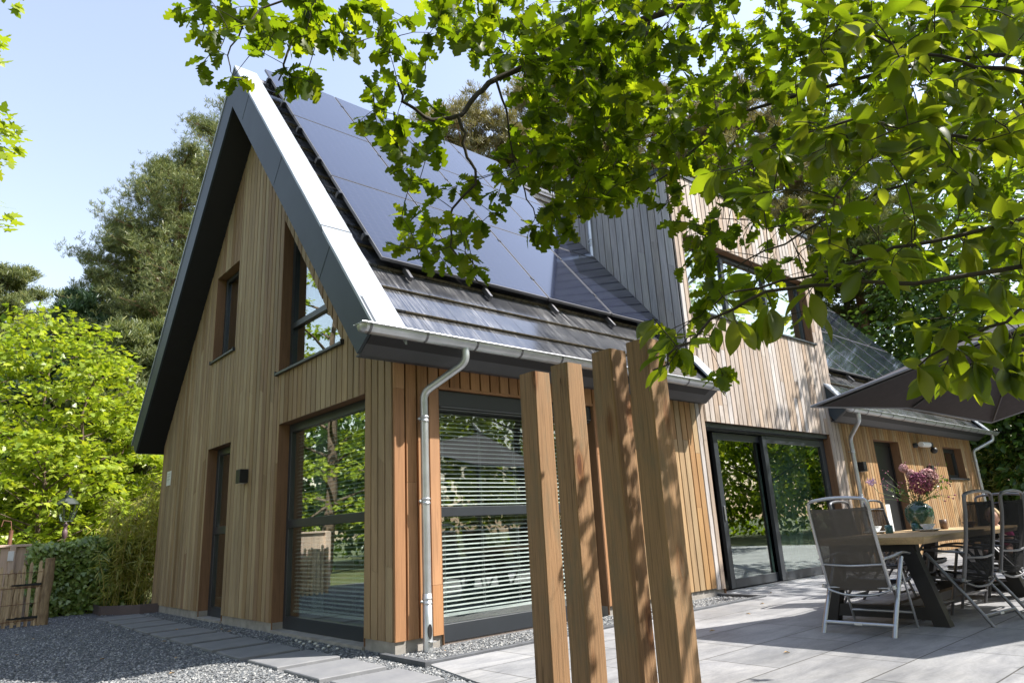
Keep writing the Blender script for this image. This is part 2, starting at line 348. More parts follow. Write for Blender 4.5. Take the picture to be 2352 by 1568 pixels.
leafmat('bamboo_leaf', [(.30,.33,.06),(.45,.42,.10),(.22,.27,.06),(.52,.45,.16)], .4, .03)

# ------------------------------------------------------------------ ground, gravel, patio
g = MB()
for i in range(-8, 9):
    for j in range(-8, 9): g.add([(i*40, j*40, -.03), (i*40+40, j*40, -.03), (i*40+40, j*40+40, -.03), (i*40, j*40+40, -.03)], [(0, 1, 2, 3)])
tag(g.build('ground', M['soil']), kind='structure')
gp = MB(); gp.prism([(-5.2, -3.2), (-.10, -3.2), (-.10, -.6), (0, -.6), (9.4, -.6), (9.4, .2), (.3, .2), (.3, 7.9), (-.5, 9.0), (-5.2, 9.0)], 'z', -.028, -.006)
tag(gp.build('gravel_bed', M['gravel_ground']), kind='structure')
pt = MB(); pt.prism([(-.10, -.64), (4.79, -.64), (4.79, .02), (18.5, .02), (18.5, -11), (-.45, -11), (-.45, -3.0), (-.27, -1.44)], 'z', -.02, .012)
tag(pt.build('patio', M['patio_stone']), kind='structure')
kb = MB(); kb.box(-.15, 4.81, -.66, -.61, -.02, .035, .006); kb.box(4.76, 4.81, -.61, .0, -.02, .034, .006); kb.hexa([(-.155,-.68,-.02),(-.10,-.68,-.02),(-.10,-.02,-.02),(-.155,-.02,-.02),(-.155,-.68,.036),(-.10,-.68,.036),(-.10,-.02,.036),(-.155,-.02,.036)])
tag(kb.build('kerb', M['kerb_dark']), kind='structure')

def stones(name, regions, mat, size, seed):
    r = np.random.default_rng(seed); base = np.array([(1,0,0),(0,1,0),(-1,0,0),(0,-1,0),(.1,.1,.8),(0,0,-.6)]); fc = [(0,1,4),(1,2,4),(2,3,4),(3,0,4)]
    V = []; n = 0; F = []
    for (x0, x1, y0, y1, cnt, test) in regions:
        P = np.stack([r.uniform(x0, x1, cnt), r.uniform(y0, y1, cnt), np.full(cnt, -.002)], 1)
        if test is not None: P = P[test(P)]
        k = len(P); s = r.uniform(size*.5, size*1.25, (k, 1, 1)); q = base[None]*s*np.array([1, .72, .62])[None, None]
        q = q+r.normal(0, size*.16, (k, 6, 3)); a = r.uniform(0, 6.28, k); c, sn = np.cos(a), np.sin(a)
        x = q[:, :, 0]*c[:, None]-q[:, :, 1]*sn[:, None]; y = q[:, :, 0]*sn[:, None]+q[:, :, 1]*c[:, None]
        tilt = r.normal(0, .35, (k, 1)); z = q[:, :, 2]+x*tilt
        V.append(np.stack([x, y, z], 2)+P[:, None, :]); F.append((np.array(fc)[None]+(np.arange(k)*6+n)[:, None, None]).reshape(-1, 3)); n += 6*k
    V = np.concatenate(V).reshape(-1, 3); F = np.concatenate(F)
    return npmesh(name, V, F, mat)
def npmesh(name, V, F, mat, parent=None):
    me = bpy.data.meshes.new(name); k = F.shape[1]
    me.vertices.add(len(V)); me.vertices.foreach_set('co', np.ascontiguousarray(V, dtype=np.float32).ravel())
    me.loops.add(F.size); me.loops.foreach_set('vertex_index', np.ascontiguousarray(F, dtype=np.int32).ravel())
    me.polygons.add(len(F)); me.polygons.foreach_set('loop_start', np.arange(0, F.size, k, dtype=np.int32))
    try: me.polygons.foreach_set('loop_total', np.full(len(F), k, dtype=np.int32))
    except Exception: pass
    me.materials.append(mat); me.update(calc_edges=True); me.validate()
    o = bpy.data.objects.new(name, me); COL.objects.link(o)
    if parent is not None: o.parent = parent
    return o
notslab = lambda P: ~((P[:, 0] > -.90) & (P[:, 0] < -.355) & (((P[:, 1]-.135+73.3) % .733) < .59))
left = lambda P: (P[:, 0] < -.02) & notslab(P) & (P[:, 0] < -.11-.12*np.clip(-.6-P[:, 1], 0, 9) + 99*(P[:, 1] > -.6))
gs = stones('gravel', [(-2.9, -.02, -1.9, 1.6, 26000, left), (-2.9, -.02, 1.6, 4.5, 15000, left), (-2.9, .1, 4.5, 8.2, 9000, left), (-.09, 4.75, -.60, .03, 8500, None)], M['gravel_stone'], .0135, 5)
tag(gs, 'grey crushed stone chippings spread beside the timber house', 'gravel', kind='stuff')
# stepping slabs
slab0 = None
for k in range(12):
    if slab0 is None:
        b = MB(); b.box(-.27, .27, -.295, .295, 0, .034, .006); slab0 = b.build('paving_slab', M['slab_stone']); o = slab0
    else: o = slab0.copy(); COL.objects.link(o)
    o.location = (-.628+random.uniform(-.012, .012), 6.43-.733*k, -.012); o.rotation_euler = (0, 0, random.uniform(-.012, .012)); 
    names = ['farthest', 'second farthest', 'third farthest', 'fourth farthest', 'fifth farthest', 'sixth farthest', 'seventh farthest', 'eighth farthest', 'ninth farthest', 'tenth farthest', 'eleventh farthest', 'nearest']
    tag(o, names[k]+' grey stepping slab of the path along the gable wall', 'paving slab', 'stepping slabs in the gravel')
# raised border
b = MB(); 
for (p, q) in (((-.70, 7.50), (-.27, 6.99)), ((-.27, 6.99), (.0, 6.97)), ((-.70, 7.50), (-.62, 9.2))):
    dx, dy = q[0]-p[0], q[1]-p[1]; L = math.hypot(dx, dy); nx, ny = -dy/L*.02, dx/L*.02
    b.prism([p, q, (q[0]+nx, q[1]+ny), (p[0]+nx, p[1]+ny)], 'z', -.02, .13)
o = b.build('garden_edging', M['steel_edging']); tag(o, 'low dark steel edging around the bamboo bed at the house corner', 'edging')
b = MB(); b.prism([(-.69, 7.52), (-.27, 7.02), (.0, 7.0), (.0, 7.5), (2.2, 7.5), (2.2, 9.3), (-.62, 9.3)], 'z', -.02, .07); tag(b.build('planting_bed', M['soil']), kind='structure')

# ------------------------------------------------------------------ house
GW = 7.367; SL = 1.24; MID = GW/2; TH = math.atan(SL); XE = 16.4
house = empty('timber_house', (0, 0, 0), 0, 'timber clad house with steep dark roof, solar panels and a tall dormer', 'house')
def SP(x, s, n, y0=-.345, z0=3.06-SL*.345):          # slope coordinates of the south roof
    return (x, y0+s*math.cos(TH)-n*math.sin(TH), z0+s*math.sin(TH)+n*math.cos(TH))
def split(u0, u1, edges, w):
    es = sorted(set([u0, u1]+[e for e in edges if u0+1e-6 < e < u1-1e-6])); out = []
    for a, b in zip(es, es[1:]):
        n = max(1, round((b-a)/w)); st = (b-a)/n
        out += [(a+i*st, a+(i+1)*st) for i in range(n)]
    return out
def clad(mb, plane, u0, u1, zb, top, holes, w=.12, th=.022, off=0.0, gap=.016, joints=True, rr=random):
    """vertical boards with chamfered edges; holes: (ua, ub, zlo(u), zhi(u))"""
    fn = lambda f: f if callable(f) else (lambda u, f=f: f)
    top = fn(top); zb = fn(zb); H = [(a, b, fn(l), fn(h)) for a, b, l, h in holes]
    for (a, b) in split(u0, u1, [e for h in H for e in h[:2]], w):
        m = (a+b)/2; segs = [(zb, top)]
        for (ha, hb, lo, hi) in H:
            if ha-1e-6 < m < hb+1e-6:
                ns = []
                for (l, h) in segs:
                    if lo(m) > l(m)+.01: ns.append((l, (lo if lo(m) < h(m) else h)))
                    if hi(m) < h(m)-.01: ns.append(((hi if hi(m) > l(m) else l), h))
                segs = ns
        for (l, h) in segs:
            cuts = [0, 1]
            if joints and h(m)-l(m) > 1.6 and rr.random() < .62: cuts = [0, rr.uniform(.15, .85), 1]
            for c0, c1 in zip(cuts, cuts[1:]):
                A, B = a+gap/2, b-gap/2; ch = .004; pr = []
                jz = .0012
                def Z(u, c): return l(u)*(1-c)+h(u)*c
                o_ = off+rr.uniform(-.0012, .0012)
                for (u, d) in ((A, o_+0), (A, o_-th+ch), (A+ch, o_-th), (B-ch, o_-th), (B, o_-th+ch), (B, o_)):
                    pr.append((u, d, Z(u, c0)+(jz if c0 > 0 else 0), Z(u, c1)-(jz if c1 < 1 else 0)))
                if plane == 'x': lo_ = [(d, u, z0) for u, d, z0, z1 in pr]; hi_ = [(d, u, z1) for u, d, z0, z1 in pr]
                else: lo_ = [(u, d, z0) for u, d, z0, z1 in pr]; hi_ = [(u, d, z1) for u, d, z0, z1 in pr]
                n = 6; mb.add(lo_+hi_, [tuple(range(n)), tuple(range(2*n-1, n-1, -1))]+[(i, (i+1) % n, n+(i+1) % n, n+i) for i in range(n)])
rake = lambda y: min(2.60+SL*y, 2.60+SL*(GW-y))
tri_hi = lambda y: 1.72+1.247*y
HG = [(.49, 2.53, -.1, 2.29), (4.13, 5.04, -.1, 2.29), (4.20, 5.12, 3.61, 4.95), (.97, 2.60, 2.93, tri_hi)]
GRW = lambda H: [(a-.009, b+.009, (l if not callable(l) else l) if callable(l) else l-.009, (lambda u, h=h: h(u)+.02) if callable(h) else h+.013) for a, b, l, h in H]
m_ = MB(); clad(m_, 'x', 0.002, GW, .10, rake, HG); m_.build('gable_wall', M['cladding'], house)
m_ = MB(); clad(m_, 'x', .0, GW, -.02, lambda y: rake(y)-.01, GRW(HG), w=.09, th=.02, off=.045, gap=0, joints=False); m_.build('wall_backing', M['backing'], house)
TOPY = 2.655
HY = [(.49, 2.67, -.1, 2.29)]
m_ = MB(); clad(m_, 'y', -.018, 2.79, .10, TOPY, HY, w=.125); m_.build('garden_wall', M['cladding_warm'], house)
m_ = MB(); clad(m_, 'y', 2.79, 4.75, .10, TOPY, [], w=.12); m_.build('garden_wall', M['cladding_wing'], house)
HD = [(4.95, 8.72, -.1, 2.26), (4.98, 8.75, 3.90, 5.08)]
m_ = MB(); clad(m_, 'y', 4.75, 9.15, .08, 6.06, HD, w=.12, off=-.003); m_.build('dormer_wall', M['cladding_bleached'], house)
HWg = [(10.56, 11.78, -.1, 2.26), (14.36, 15.62, 1.56, 2.26)]
m_ = MB(); clad(m_, 'y', 9.15, XE, .08, TOPY, HWg, w=.115); m_.build('wing_wall', M['cladding_wing'], house)
m_ = MB(); clad(m_, 'y', 0.03, XE, -.02, 2.64, GRW(HY+[HD[0]]+HWg), w=.1, th=.02, off=.045, gap=0, joints=False)
clad(m_, 'y', 4.76, 9.14, 2.64, 6.05, GRW([HD[1]]), w=.1, th=.02, off=.045, gap=0, joints=False)
m_.build('wall_backing', M['backing'], house)
# cheeks of the dormer
m_ = MB(); clad(m_, 'x', .002, 2.42, lambda y: 3.05+SL*y, 6.06, [], w=.125, off=4.75); m_.build('dormer_cheek', M['cladding_grey'], house)
m_ = MB(); m_.prism([(.03, 3.0), (2.42, 6.04), (.03, 6.04)], 'x', 4.76, 4.80); m_.build('dormer_cheek', M['backing'], house); m_ = MB(); m_.prism([(0.02, 3.0), (2.42, 6.04), (.02, 6.04)], 'x', 9.10, 9.145); m_.build('dormer_cheek', M['cladding_grey'], house)
m_ = MB(); m_.box(4.70, 9.20, -.05, 2.75, 6.062, 6.13); m_.build('dormer_roof', M['slate_metal'], house)
# far gable, back wall, floor inside, plinth
m_ = MB(); clad(m_, 'x', 0, GW, .08, rake, [], off=XE+.022, joints=False); m_.build('far_gable_wall', M['cladding'], house)
m_ = MB(); m_.box(0.02, XE, GW-.03, GW, .1, 2.6); m_.build('back_wall', M['cladding'], house)
m_ = MB()
for (a, b) in ((.0, .49), (2.53, 4.13), (5.04, GW)): m_.box(-.004, .22, a+.0, b, -.05, .10)
m_.box(.225, .49, .006, .12, -.05, .10); m_.box(2.67, 4.95, .006, .12, -.05, .10); m_.box(8.72, 10.56, .006, .12, -.05, .10); m_.box(11.78, XE, .006, .12, -.05, .10); m_.box(.0, .224, -.004, .005, -.05, .098)
for (a, b) in ((.49, 2.53), (4.13, 5.04)): m_.box(-.03, .20, a+.002, b-.002, -.05, .028)
build_parts(m_, 'plinth', M['concrete'], house)
# roof bodies
xw = 16.9
INN = [(-.1, 2.5), (-.31, 2.640), (MID, 7.60), (MID, 7.10)]
mir = lambda P: [(GW-y, z) for y, z in P]
m_ = MB(); m_.prism(INN, 'x', -.40, 4.75)
m_.prism([(2.45, 5.45), (2.42, 6.03), (MID, 7.60), (MID, 7.10)], 'x', 4.751, 8.849)
m_.prism([(-.1, 2.5), (-.31, 2.640), (MID, 7.60), (MID, 7.10)], 'x', 8.95, xw-.03)
m_.prism(mir(INN), 'x', -.401, xw-.031); m_.build('roof_soffit', M['soffit_black'], house)
m_ = MB()
for a, b in ((-.40, 4.93), (8.88, xw-.03)):
    m_.prism([(-.095, 2.492), (-.318, 2.650), (-.310, 2.662), (-.087, 2.504)], 'x', a, b)
    m_.prism([(-.095, 2.490), (-.095, 2.504), (-.024, 2.504), (-.024, 2.490)], 'x', a, b)
build_parts(m_, 'eave_board', M['eave_grey'], house)
m_ = MB(); q = [(-.095, 2.492), (-.318, 2.650), (-.310, 2.662), (-.087, 2.504)]; m_.prism(mir(q), 'x', -.40, xw-.03); build_parts(m_, 'eave_board', M['eave_grey'], house)
def verge(x0, x1, facing):
    f = MB(); A = [(-.1, 2.5), (-.396, 2.71), (MID, 7.752), (MID, 7.08)]
    f.prism(A, 'x', x0, x1); f.prism(mir(A), 'x', x0, x1)
    for yy in (.45, 1.75, 3.0):
        z1 = 3.19+SL*yy; f.prism([(yy, z1), (yy+.012, z1+.012), (yy+.24, z1-.29), (yy+.228, z1-.30)], 'x', x0-.003*facing, x0)
    return f.build('verge_board', M['slate_metal'], house)
verge(-.43, -.402, 1); verge(xw-.03, xw, -1)
def cap(x0, x1, lo=-.41, hi=MID, both=True, name='verge_cap'):
    c = MB(); off0, off1 = 3.17, 3.212
    def seg(a, b, d=0): return [(a, off0+SL*a+d), (b, off0+SL*b+d), (b, off1+SL*b+d), (a, off1+SL*a+d)]
    cuts = [lo, min(.62, hi), hi] if hi > 1 else [lo, hi]
    for i, (a, b) in enumerate(zip(cuts, cuts[1:])):
        c.prism(seg(a, b, -.012*(i == 0 and hi > 1)), 'x', x0, x1)
        if both: c.prism(mir(seg(a, b, 0)), 'x', x0, x1)
    c.prism([(lo, 3.06+SL*lo), (hi, 3.06+SL*hi), (hi, off0+SL*hi), (lo, off0+SL*lo)], 'x', x1-.02, x1-.001)
    return c.build(name, M['zinc_cap'], house)
cap(-.442, -.11); cap(xw-.32, xw+.012)
cap(4.72, 4.95, -.41, -.01, False); cap(8.84, 9.12, -.41, -.01, False)
m_ = MB(); sq = [(-.1, 2.5), (-.396, 2.71), (-.03, 3.15), (-.03, 2.6)]
m_.prism(sq, 'x', 4.90, 4.93); m_.prism([(-.1, 2.502), (-.30, 2.645), (-.03, 3.0), (-.03, 2.6)], 'x', 4.752, 4.90); m_.prism(sq, 'x', 8.85, 8.88); build_parts(m_, 'eave_end', M['slate_metal'], house)
m_ = MB(); a = SP(0, 1.55, .0); m_.prism([(.615, 3.162+SL*.615), (.625, 3.215+SL*.62), (.655, 3.215+SL*.655), (.645, 3.165+SL*.64)], 'x', -.446, -.105); m_.build('verge_cap', M['slate_metal'], house)
# tiles
til = MB(); edg = MB(); ts = .405; smax = (MID+.345)/math.cos(TH)
rt = random.Random(3)
for r in range(int(smax/ts)+1):
    s0 = r*ts; s1 = min(s0+ts+.03, smax); yy = -.345+s0*math.cos(TH); shift = (r % 2)*.15
    for (xa, xb) in ((-.09, 4.74), (4.74, 9.2), (9.2, xw-.33)):
        if xa > 4 and xa < 9 and yy < 2.5: continue
        x = xa; first = True
        while x < xb-.02:
            x2 = min(xb, x+(.30 if not (first and shift) else .15)); first = False
            n0 = .045+rt.uniform(-.002, .002); 
            p = [SP(x+.002, s0, n0-.026), SP(x2-.002, s0, n0-.026), SP(x2-.002, s1, -.008), SP(x+.002, s1, -.008), SP(x+.002, s0, n0), SP(x2-.002, s0, n0), SP(x2-.002, s1, .012), SP(x+.002, s1, .012)]
            til.hexa(p)
            if x2-x > .2: 
                for q_ in (0,): edg.hexa([SP(x+.003, s0-.004, n0-.028), SP(x2-.003, s0-.004, n0-.028), SP(x2-.003, s0+.004, n0-.028), SP(x+.003, s0+.004, n0-.028), SP(x+.003, s0-.004, n0-.002), SP(x2-.003, s0-.004, n0-.002), SP(x2-.003, s0+.004, n0-.002), SP(x+.003, s0+.004, n0-.002)])
            x = x2
rf = til.build('roof', M['roof_tile'], house); edg.build('tile_edge', M['tile_edge'], rf)
m_ = MB(); m_.tube([(-.10, MID, 7.60), (xw-.32, MID, 7.60)], .09, 10); m_.build('ridge', M['roof_tile'], rf)
m_ = MB(); m_.prism(mir([(-.33, 2.68), (MID, 7.64), (MID, 7.60), (-.33, 2.63)]), 'x', -.1, xw-.33); m_.build('back_roof', M['roof_tile'], house)
# chimney-free roof; solar panels
RX = Matrix.Rotation(TH, 4, 'X')
pw, pl = 1.145, 1.835
pan = MB(); pan.box(0, pw, 0, pl, 0, .034); 
pg = MB(); pg.add([(.012, .012, .0352), (pw-.012, .012, .0352), (pw-.012, pl-.012, .0352), (.012, pl-.012, .0352)], [(0, 1, 2, 3)])
p0 = None
def place(o, x, s, n):
    o.rotation_euler = (TH, 0, 0); o.location = SP(x, s, n)
def panel(x, s, n=.13):
    global p0
    if p0 is None:
        p0 = pan.build('solar_panel', M['alu_dark'], house, rel=True); gpn = pg.build('glass', M['solar_cells'], p0, rel=True); c = p0
    else: c = copy_tree(p0, house)
    place(c, x, s, n); return c
S0 = 1.17
for r in range(3):
    for c in range(4): panel(.035+c*1.168, S0+r*1.857)
for r in range(3):
    for c in range(6): panel(9.45+c*1.168, S0+r*1.857)
rl = MB()
def slab_(mb, x0, x1, s0, s1, n0, n1): mb.hexa([SP(x0,s0,n0),SP(x1,s0,n0),SP(x1,s1,n0),SP(x0,s1,n0),SP(x0,s0,n1),SP(x1,s0,n1),SP(x1,s1,n1),SP(x0,s1,n1)])
for (x0, x1) in ((-.0, 4.62), (9.4, 16.25)):
    for r in range(3):
        for f in (.24, .76): 
            s = S0+r*1.857+f*pl; slab_(rl, x0, x1, s-.02, s+.02, .088, .128)
    k = x0+.35
    while k < x1: slab_(rl, k-.018, k+.018, S0-.16, S0+.02, .05, .10); slab_(rl, k-.018, k+.018, S0-.168, S0-.155, .05, .100); k += 1.05
build_parts(rl, 'mounting_rail', M['alu_dark'], house)
cl = MB()
for r in range(3):
    for f in (.24, .76):
        s = S0+r*1.857+f*pl
        for x in [.01]+[.035+c*1.168-.011 for c in range(1, 4)]+[9.45+c*1.168-.011 for c in range(1, 6)]: slab_(cl, x-.018, x+.018, s-.03, s+.03, .12, .172)
        slab_(cl, -.02, .06, s-.028, s+.028, .09, .15)
build_parts(cl, 'panel_clamp', M['frame_black'], house)
# gutters
def gutter(x0, x1, y, z, r=.072):
    n = 9; prof = [(-math.cos(math.pi*k/n)*r, -math.sin(math.pi*k/n)*r) for k in range(n+1)]
    b = MB(); ri = r-.006; outer = [(y+p, z+q) for p, q in prof]; inner = [(y+p*ri/r, z+q*ri/r) for p, q in prof][::-1]
    poly = outer+inner; k = len(poly)
    vs = [(x0, *p) for p in poly]+[(x1, *p) for p in poly]; fs = [(i, (i+1) % k, k+(i+1) % k, k+i) for i in range(k)]; b.add(vs, fs, False)
    b.tube([(x0-.055, y-r-.006, z+.004), (x1+.055, y-r-.006, z+.004)], .0085, 8)
    b.tube([(x0-.05, y+r, z+.004), (x1+.05, y+r, z+.004)], .005, 6)
    for s, xe in ((-1, x0), (1, x1)):
        vs = []
        for i in range(5):
            t = i/4*math.pi/2; rr_ = math.cos(t); xx = xe+s*math.sin(t)*.05
            vs += [(xx, y+p*rr_, z+q*rr_) for p, q in prof]
        b.add(vs, [(i*(n+1)+j, i*(n+1)+j+1, (i+1)*(n+1)+j+1, (i+1)*(n+1)+j) for i in range(4) for j in range(n)], True)
        b.box(min(xe, xe+s*.055), max(xe, xe+s*.055), y-r-.006, y+r, z-.002, z+.002)
    o = b.build('gutter', M['zinc'], house)
    c = MB(); xx = x0+.04
    while xx < x1:
        rr_ = r+.003; pts = [(y-math.cos(math.pi*k/12)*rr_, z-math.sin(math.pi*k/12)*rr_) for k in range(13)]; pin = [(y-math.cos(math.pi*k/12)*r, z-math.sin(math.pi*k/12)*r) for k in range(13)][::-1]
        c.prism(pts+pin, 'x', xx-.011, xx+.011); xx += .56
    build_parts(c, 'gutter_bracket', M['alu_dark'], o); return o
gutter(-.56, 4.88, -.445, 2.655); gutter(8.72, 17.05, -.445, 2.655)
def downpipe(pts, r, clips, foot=None):
    def smooth(P, k=5):
        P = [Vector(p) for p in P]; out = [P[0]]
        for i in range(1, len(P)-1):
            d = .07; a = P[i]+(P[i-1]-P[i]).normalized()*d; c = P[i]+(P[i+1]-P[i]).normalized()*d
            for j in range(k+1):
                t = j/k; out.append(a*(1-t)**2+P[i]*2*t*(1-t)+c*t*t)
        out.append(P[-1]); return out
    b = MB(); b.tube(smooth(pts), r, 14)
    o = b.build('downpipe', M['zinc'], house); x, y = pts[-1][0], pts[-1][1]
    c = MB()
    for z in clips:
        c.lathe([(r+.001, z-.028), (r+.006, z-.026), (r+.006, z-.012), (r+.002, z-.010), (r+.002, z+.010), (r+.007, z+.012), (r+.007, z+.026), (r+.001, z+.028)], (x, y, 0), 16)
        c.ball((x-r-.022, y+.0, z), .012); c.box(x-r-.03, x-r, y-.006, y+.006, z-.008, z+.008); c.tube([(x, y+r, z), (x, y+r+.05, z)] if y < 0 else [(x+r, y, z), (4.735, y, z)], .007, 6)
    build_parts(c, 'pipe_clip', M['zinc'], o)
    if foot:
        f = MB(); f.lathe([(r+.006, foot[1]), (r+.004, foot[0]), (r-.002, foot[0]+.002)], (x, y, 0), 16); f.build('pipe_shoe', M['zinc'], o)
        h = MB(); e = [(x-.025+.02*math.cos(t), .10+.06*math.sin(t)) for t in np.linspace(0, 2*math.pi, 16, endpoint=False)]
        h.prism([(p[0]+.02, p[1]+.06) for p in e], 'y', y-r-.008, y-r+.03); h.build('leaf_trap_opening', M['soffit_black'], o)
        q = MB(); q.box(x-.022, x+.045, y-r-.03, y-r, .075, .085); q.build('leaf_trap_lip', M['zinc'], o)
    return o
downpipe([(.50, -.445, 2.60), (.50, -.445, 2.46), (.262, -.10, 2.22), (.262, -.10, 0.0)], .037, [1.97, 1.235, .40], (.46, 0))
downpipe([(9.02, -.445, 2.60), (9.02, -.445, 2.46), (8.94+.42, -.10, 2.22), (9.36, -.10, 0.0)], .037, [1.98, 1.2, .4])
downpipe([(16.72, -.445, 2.60), (16.72, -.445, 2.46), (16.25, -.10, 2.22), (16.25, -.10, 0.0)], .037, [1.98, 1.2, .4])
downpipe([(4.69, 1.52, 6.0), (4.69, 1.52, 5.75), (4.69, 1.52, 4.98)], .035, [5.45, 5.38])
# ------------------------------------------------------------------ windows and doors
def bx(mb, pl, u0, u1, d0, d1, z0, z1, c=0):
    return mb.box(d0, d1, u0, u1, z0, z1, c) if pl == 'x' else mb.box(u0, u1, d0, d1, z0, z1, c)
def window(pl, u0, u1, z0, z1, inset=.11, fr=.065, tz=(), mu=(), gmat='glass', sill=None, blind=None, name='window', bot=None, reveal='reveal_wood', top=None):
    f = MB(); d0, d1 = inset, inset+.07; bot = bot or fr; top = top or fr
    bx(f, pl, u0, u0+fr, d0, d1, z0, z1, .004); bx(f, pl, u1-fr, u1, d0, d1, z0, z1, .004)
    bx(f, pl, u0+fr, u1-fr, d0+.001, d1, z0, z0+bot, .004); bx(f, pl, u0+fr, u1-fr, d0+.001, d1, z1-top, z1, .004)
    zs = [z0+bot]+[q for t in tz for q in t]+[z1-top]
    for (a, b) in tz: bx(f, pl, u0+fr, u1-fr, d0-.006, d1, a, b, .004)
    us = [u0+fr]+[q for t in mu for q in t]+[u1-fr]
    for (a, b) in mu: bx(f, pl, a, b, d0-.004, d1, z0+bot, z1-top, .004)
    o = f.build(name, M['frame_metal'], house)
    for i in range(0, len(zs), 2):
        for j in range(0, len(us), 2):
            p = MB(); bx(p, pl, us[j]-.005, us[j+1]+.005, d0+.03, d0+.036, zs[i]-.005, zs[i+1]+.005); p.build('pane', M[gmat], o)
    r = MB(); e = -.018
    bx(r, pl, u0-.006, u0-.001, e, d0+.02, z0, z1); bx(r, pl, u1+.001, u1+.006, e, d0+.02, z0, z1); bx(r, pl, u0-.006, u1+.006, e, d0+.02, z1+.001, z1+.010)
    r.build('reveal', M[reveal], o)
    if sill:
        s = MB(); bx(s, pl, u0-.02, u1+.02, -.055, d0+.01, z0-.032, z0-.002, .003); bx(s, pl, u0-.03, u0-.018, -.06, -.0, z0-.04, z0+.012); bx(s, pl, u1+.018, u1+.03, -.06, -.0, z0-.04, z0+.012); s.build('sill', M['frame_metal'], o)
    if blind:
        (bz0, bz1, pitch, tilt, d) = blind; b = MB(); z = bz0; A, B = u0+fr+.02, u1-fr-.02
        while z < bz1:
            w = .0125; dz = w*math.sin(tilt); dd = w*math.cos(tilt)
            q = [(A, d-dd, z-dz), (B, d-dd, z-dz), (B, d+dd, z+dz), (A, d+dd, z+dz)]
            q = q+[(u, dd_, zz+.0022) for (u, dd_, zz) in q]
            if pl == 'x': q = [(dd_, u, zz) for (u, dd_, zz) in q]
            b.hexa(q); z += pitch
        for k in (.04, .27, .5, .73, .96):
            u = A+(B-A)*k; bx(b, pl, u-.001, u+.001, d-.014, d-.012, bz0-.03, bz1); bx(b, pl, u-.001, u+.001, d+.012, d+.014, bz0-.03, bz1)
        bx(b, pl, A, B, d-.014, d+.014, bz0-.045, bz0-.02)
        b.build('blind', M['blind_white'], o)
    return o
w = window('x', .49, 2.53, .03, 2.29, tz=[(1.10, 1.19)], bot=.13, top=.10, blind=(.24, 2.15, .0415, .50, .205))
c = MB(); 
def curtain(mb, pl, u0, u1, z0, z1, d, amp=.03, n=40):
    vs = []; 
    for i in range(n+1):
        u = u0+(u1-u0)*i/n; dd = d+amp*math.sin(i*1.9)+amp*.4*math.sin(i*.7)
        for z in (z0, z1): vs.append((dd, u, z) if pl == 'x' else (u, dd, z))
    mb.add(vs, [(2*i, 2*i+2, 2*i+3, 2*i+1) for i in range(n)], True)
curtain(c, 'x', 2.16, 2.45, .18, 2.2, .40, .02, 14); c.build('curtain', M['curtain'], w)
w = window('y', .49, 2.67, .012, 2.29, tz=[(1.10, 1.19)], inset=.09, gmat='glass_day', bot=.15, top=.14, blind=(.26, 2.10, .0415, .50, .185))
m_ = MB(); m_.box(.50, 2.66, .012, .088, 2.135, 2.285); m_.box(.51, 2.65, .03, .085, 2.095, 2.134); m_.build('shutter_box', M['frame_black'], w)
m_ = MB(); m_.box(.52, 2.64, .0, .02, 2.12, 2.128); m_.box(.52, 2.64, .022, .03, 2.10, 2.108); build_parts(m_, 'shutter_rail', M['alu_dark'], w)
m_ = MB(); m_.box(.484, 2.676, -.024, -.002, 2.291, 2.315); m_.build('head_trim', M['cladding_warm'], w)
window('x', 4.13, 5.04, .03, 2.29, tz=[(1.10, 1.20)], fr=.10, bot=.12, name='glazed_door')
window('x', 4.20, 5.12, 3.61, 4.95, fr=.07, gmat='glass_dark', sill=True)
# triangular window
f = MB(); d0, d1 = .11, .18; fw = .075
A, B, C_ = (.97, 2.93), (2.60, 2.93), (2.60, tri_hi(2.60)); k = math.hypot(1, 1.247)
def tri(off): 
    zlo = 2.93+off; yr = 2.60-off; f_ = lambda y: tri_hi(y)-off*k
    return [((zlo-1.72+off*k)/1.247, zlo), (yr, zlo), (yr, f_(yr))]
T0, T1 = tri(0), tri(fw)
for i in range(3):
    j = (i+1) % 3; f.prism([T0[i], T0[j], T1[j], T1[i]], 'x', d0, d1)
zt0, zt1 = 3.49, 3.56
f.prism([((zt0-1.72+fw*k)/1.247-.02, zt0), (2.53, zt0), (2.53, zt1), ((zt1-1.72+fw*k)/1.247-.02, zt1)], 'x', d0-.006, d1)
f.prism([(2.05, 3.0), (2.11, 3.0), (2.11, 3.49), (2.05, 3.49)], 'x', d0+.01, d1) if False else None
w = f.build('triangle_window', M['frame_metal'], house)
yl = lambda z: (z-1.72+fw*k)/1.247
for (a, b) in ((3.0, 3.49), (3.56, 4.7)):
    p = MB(); p.prism([(yl(a), a), (2.53, a), (2.53, min(b, tri_hi(2.53)-fw*k)), (yl(b) if b < 4.7 else 2.53, min(b, tri_hi(2.53)-fw*k))] if b < 4.7 else [(yl(a), a), (2.53, a), (2.53, tri_hi(2.53)-fw*k)], 'x', d0+.03, d0+.036); p.build('pane', M['glass'], w)
p = MB(); p.box(-.018, .13, 2.601, 2.608, 2.93, C_[1]); n_ = .012
p.prism([(.97, 2.93+.002), (2.60, tri_hi(2.60)+.002), (2.60, tri_hi(2.6)+.014), (.97, 2.944)], 'x', -.017, .13); p.build('reveal', M['reveal_wood'], w)
p = MB(); p.box(-.06, .12, .94, 2.63, 2.895, 2.926, .003); p.box(-.063, 0, .93, .945, 2.89, 2.945); p.box(-.063, 0, 2.625, 2.64, 2.89, 2.945); p.build('sill', M['frame_metal'], w)
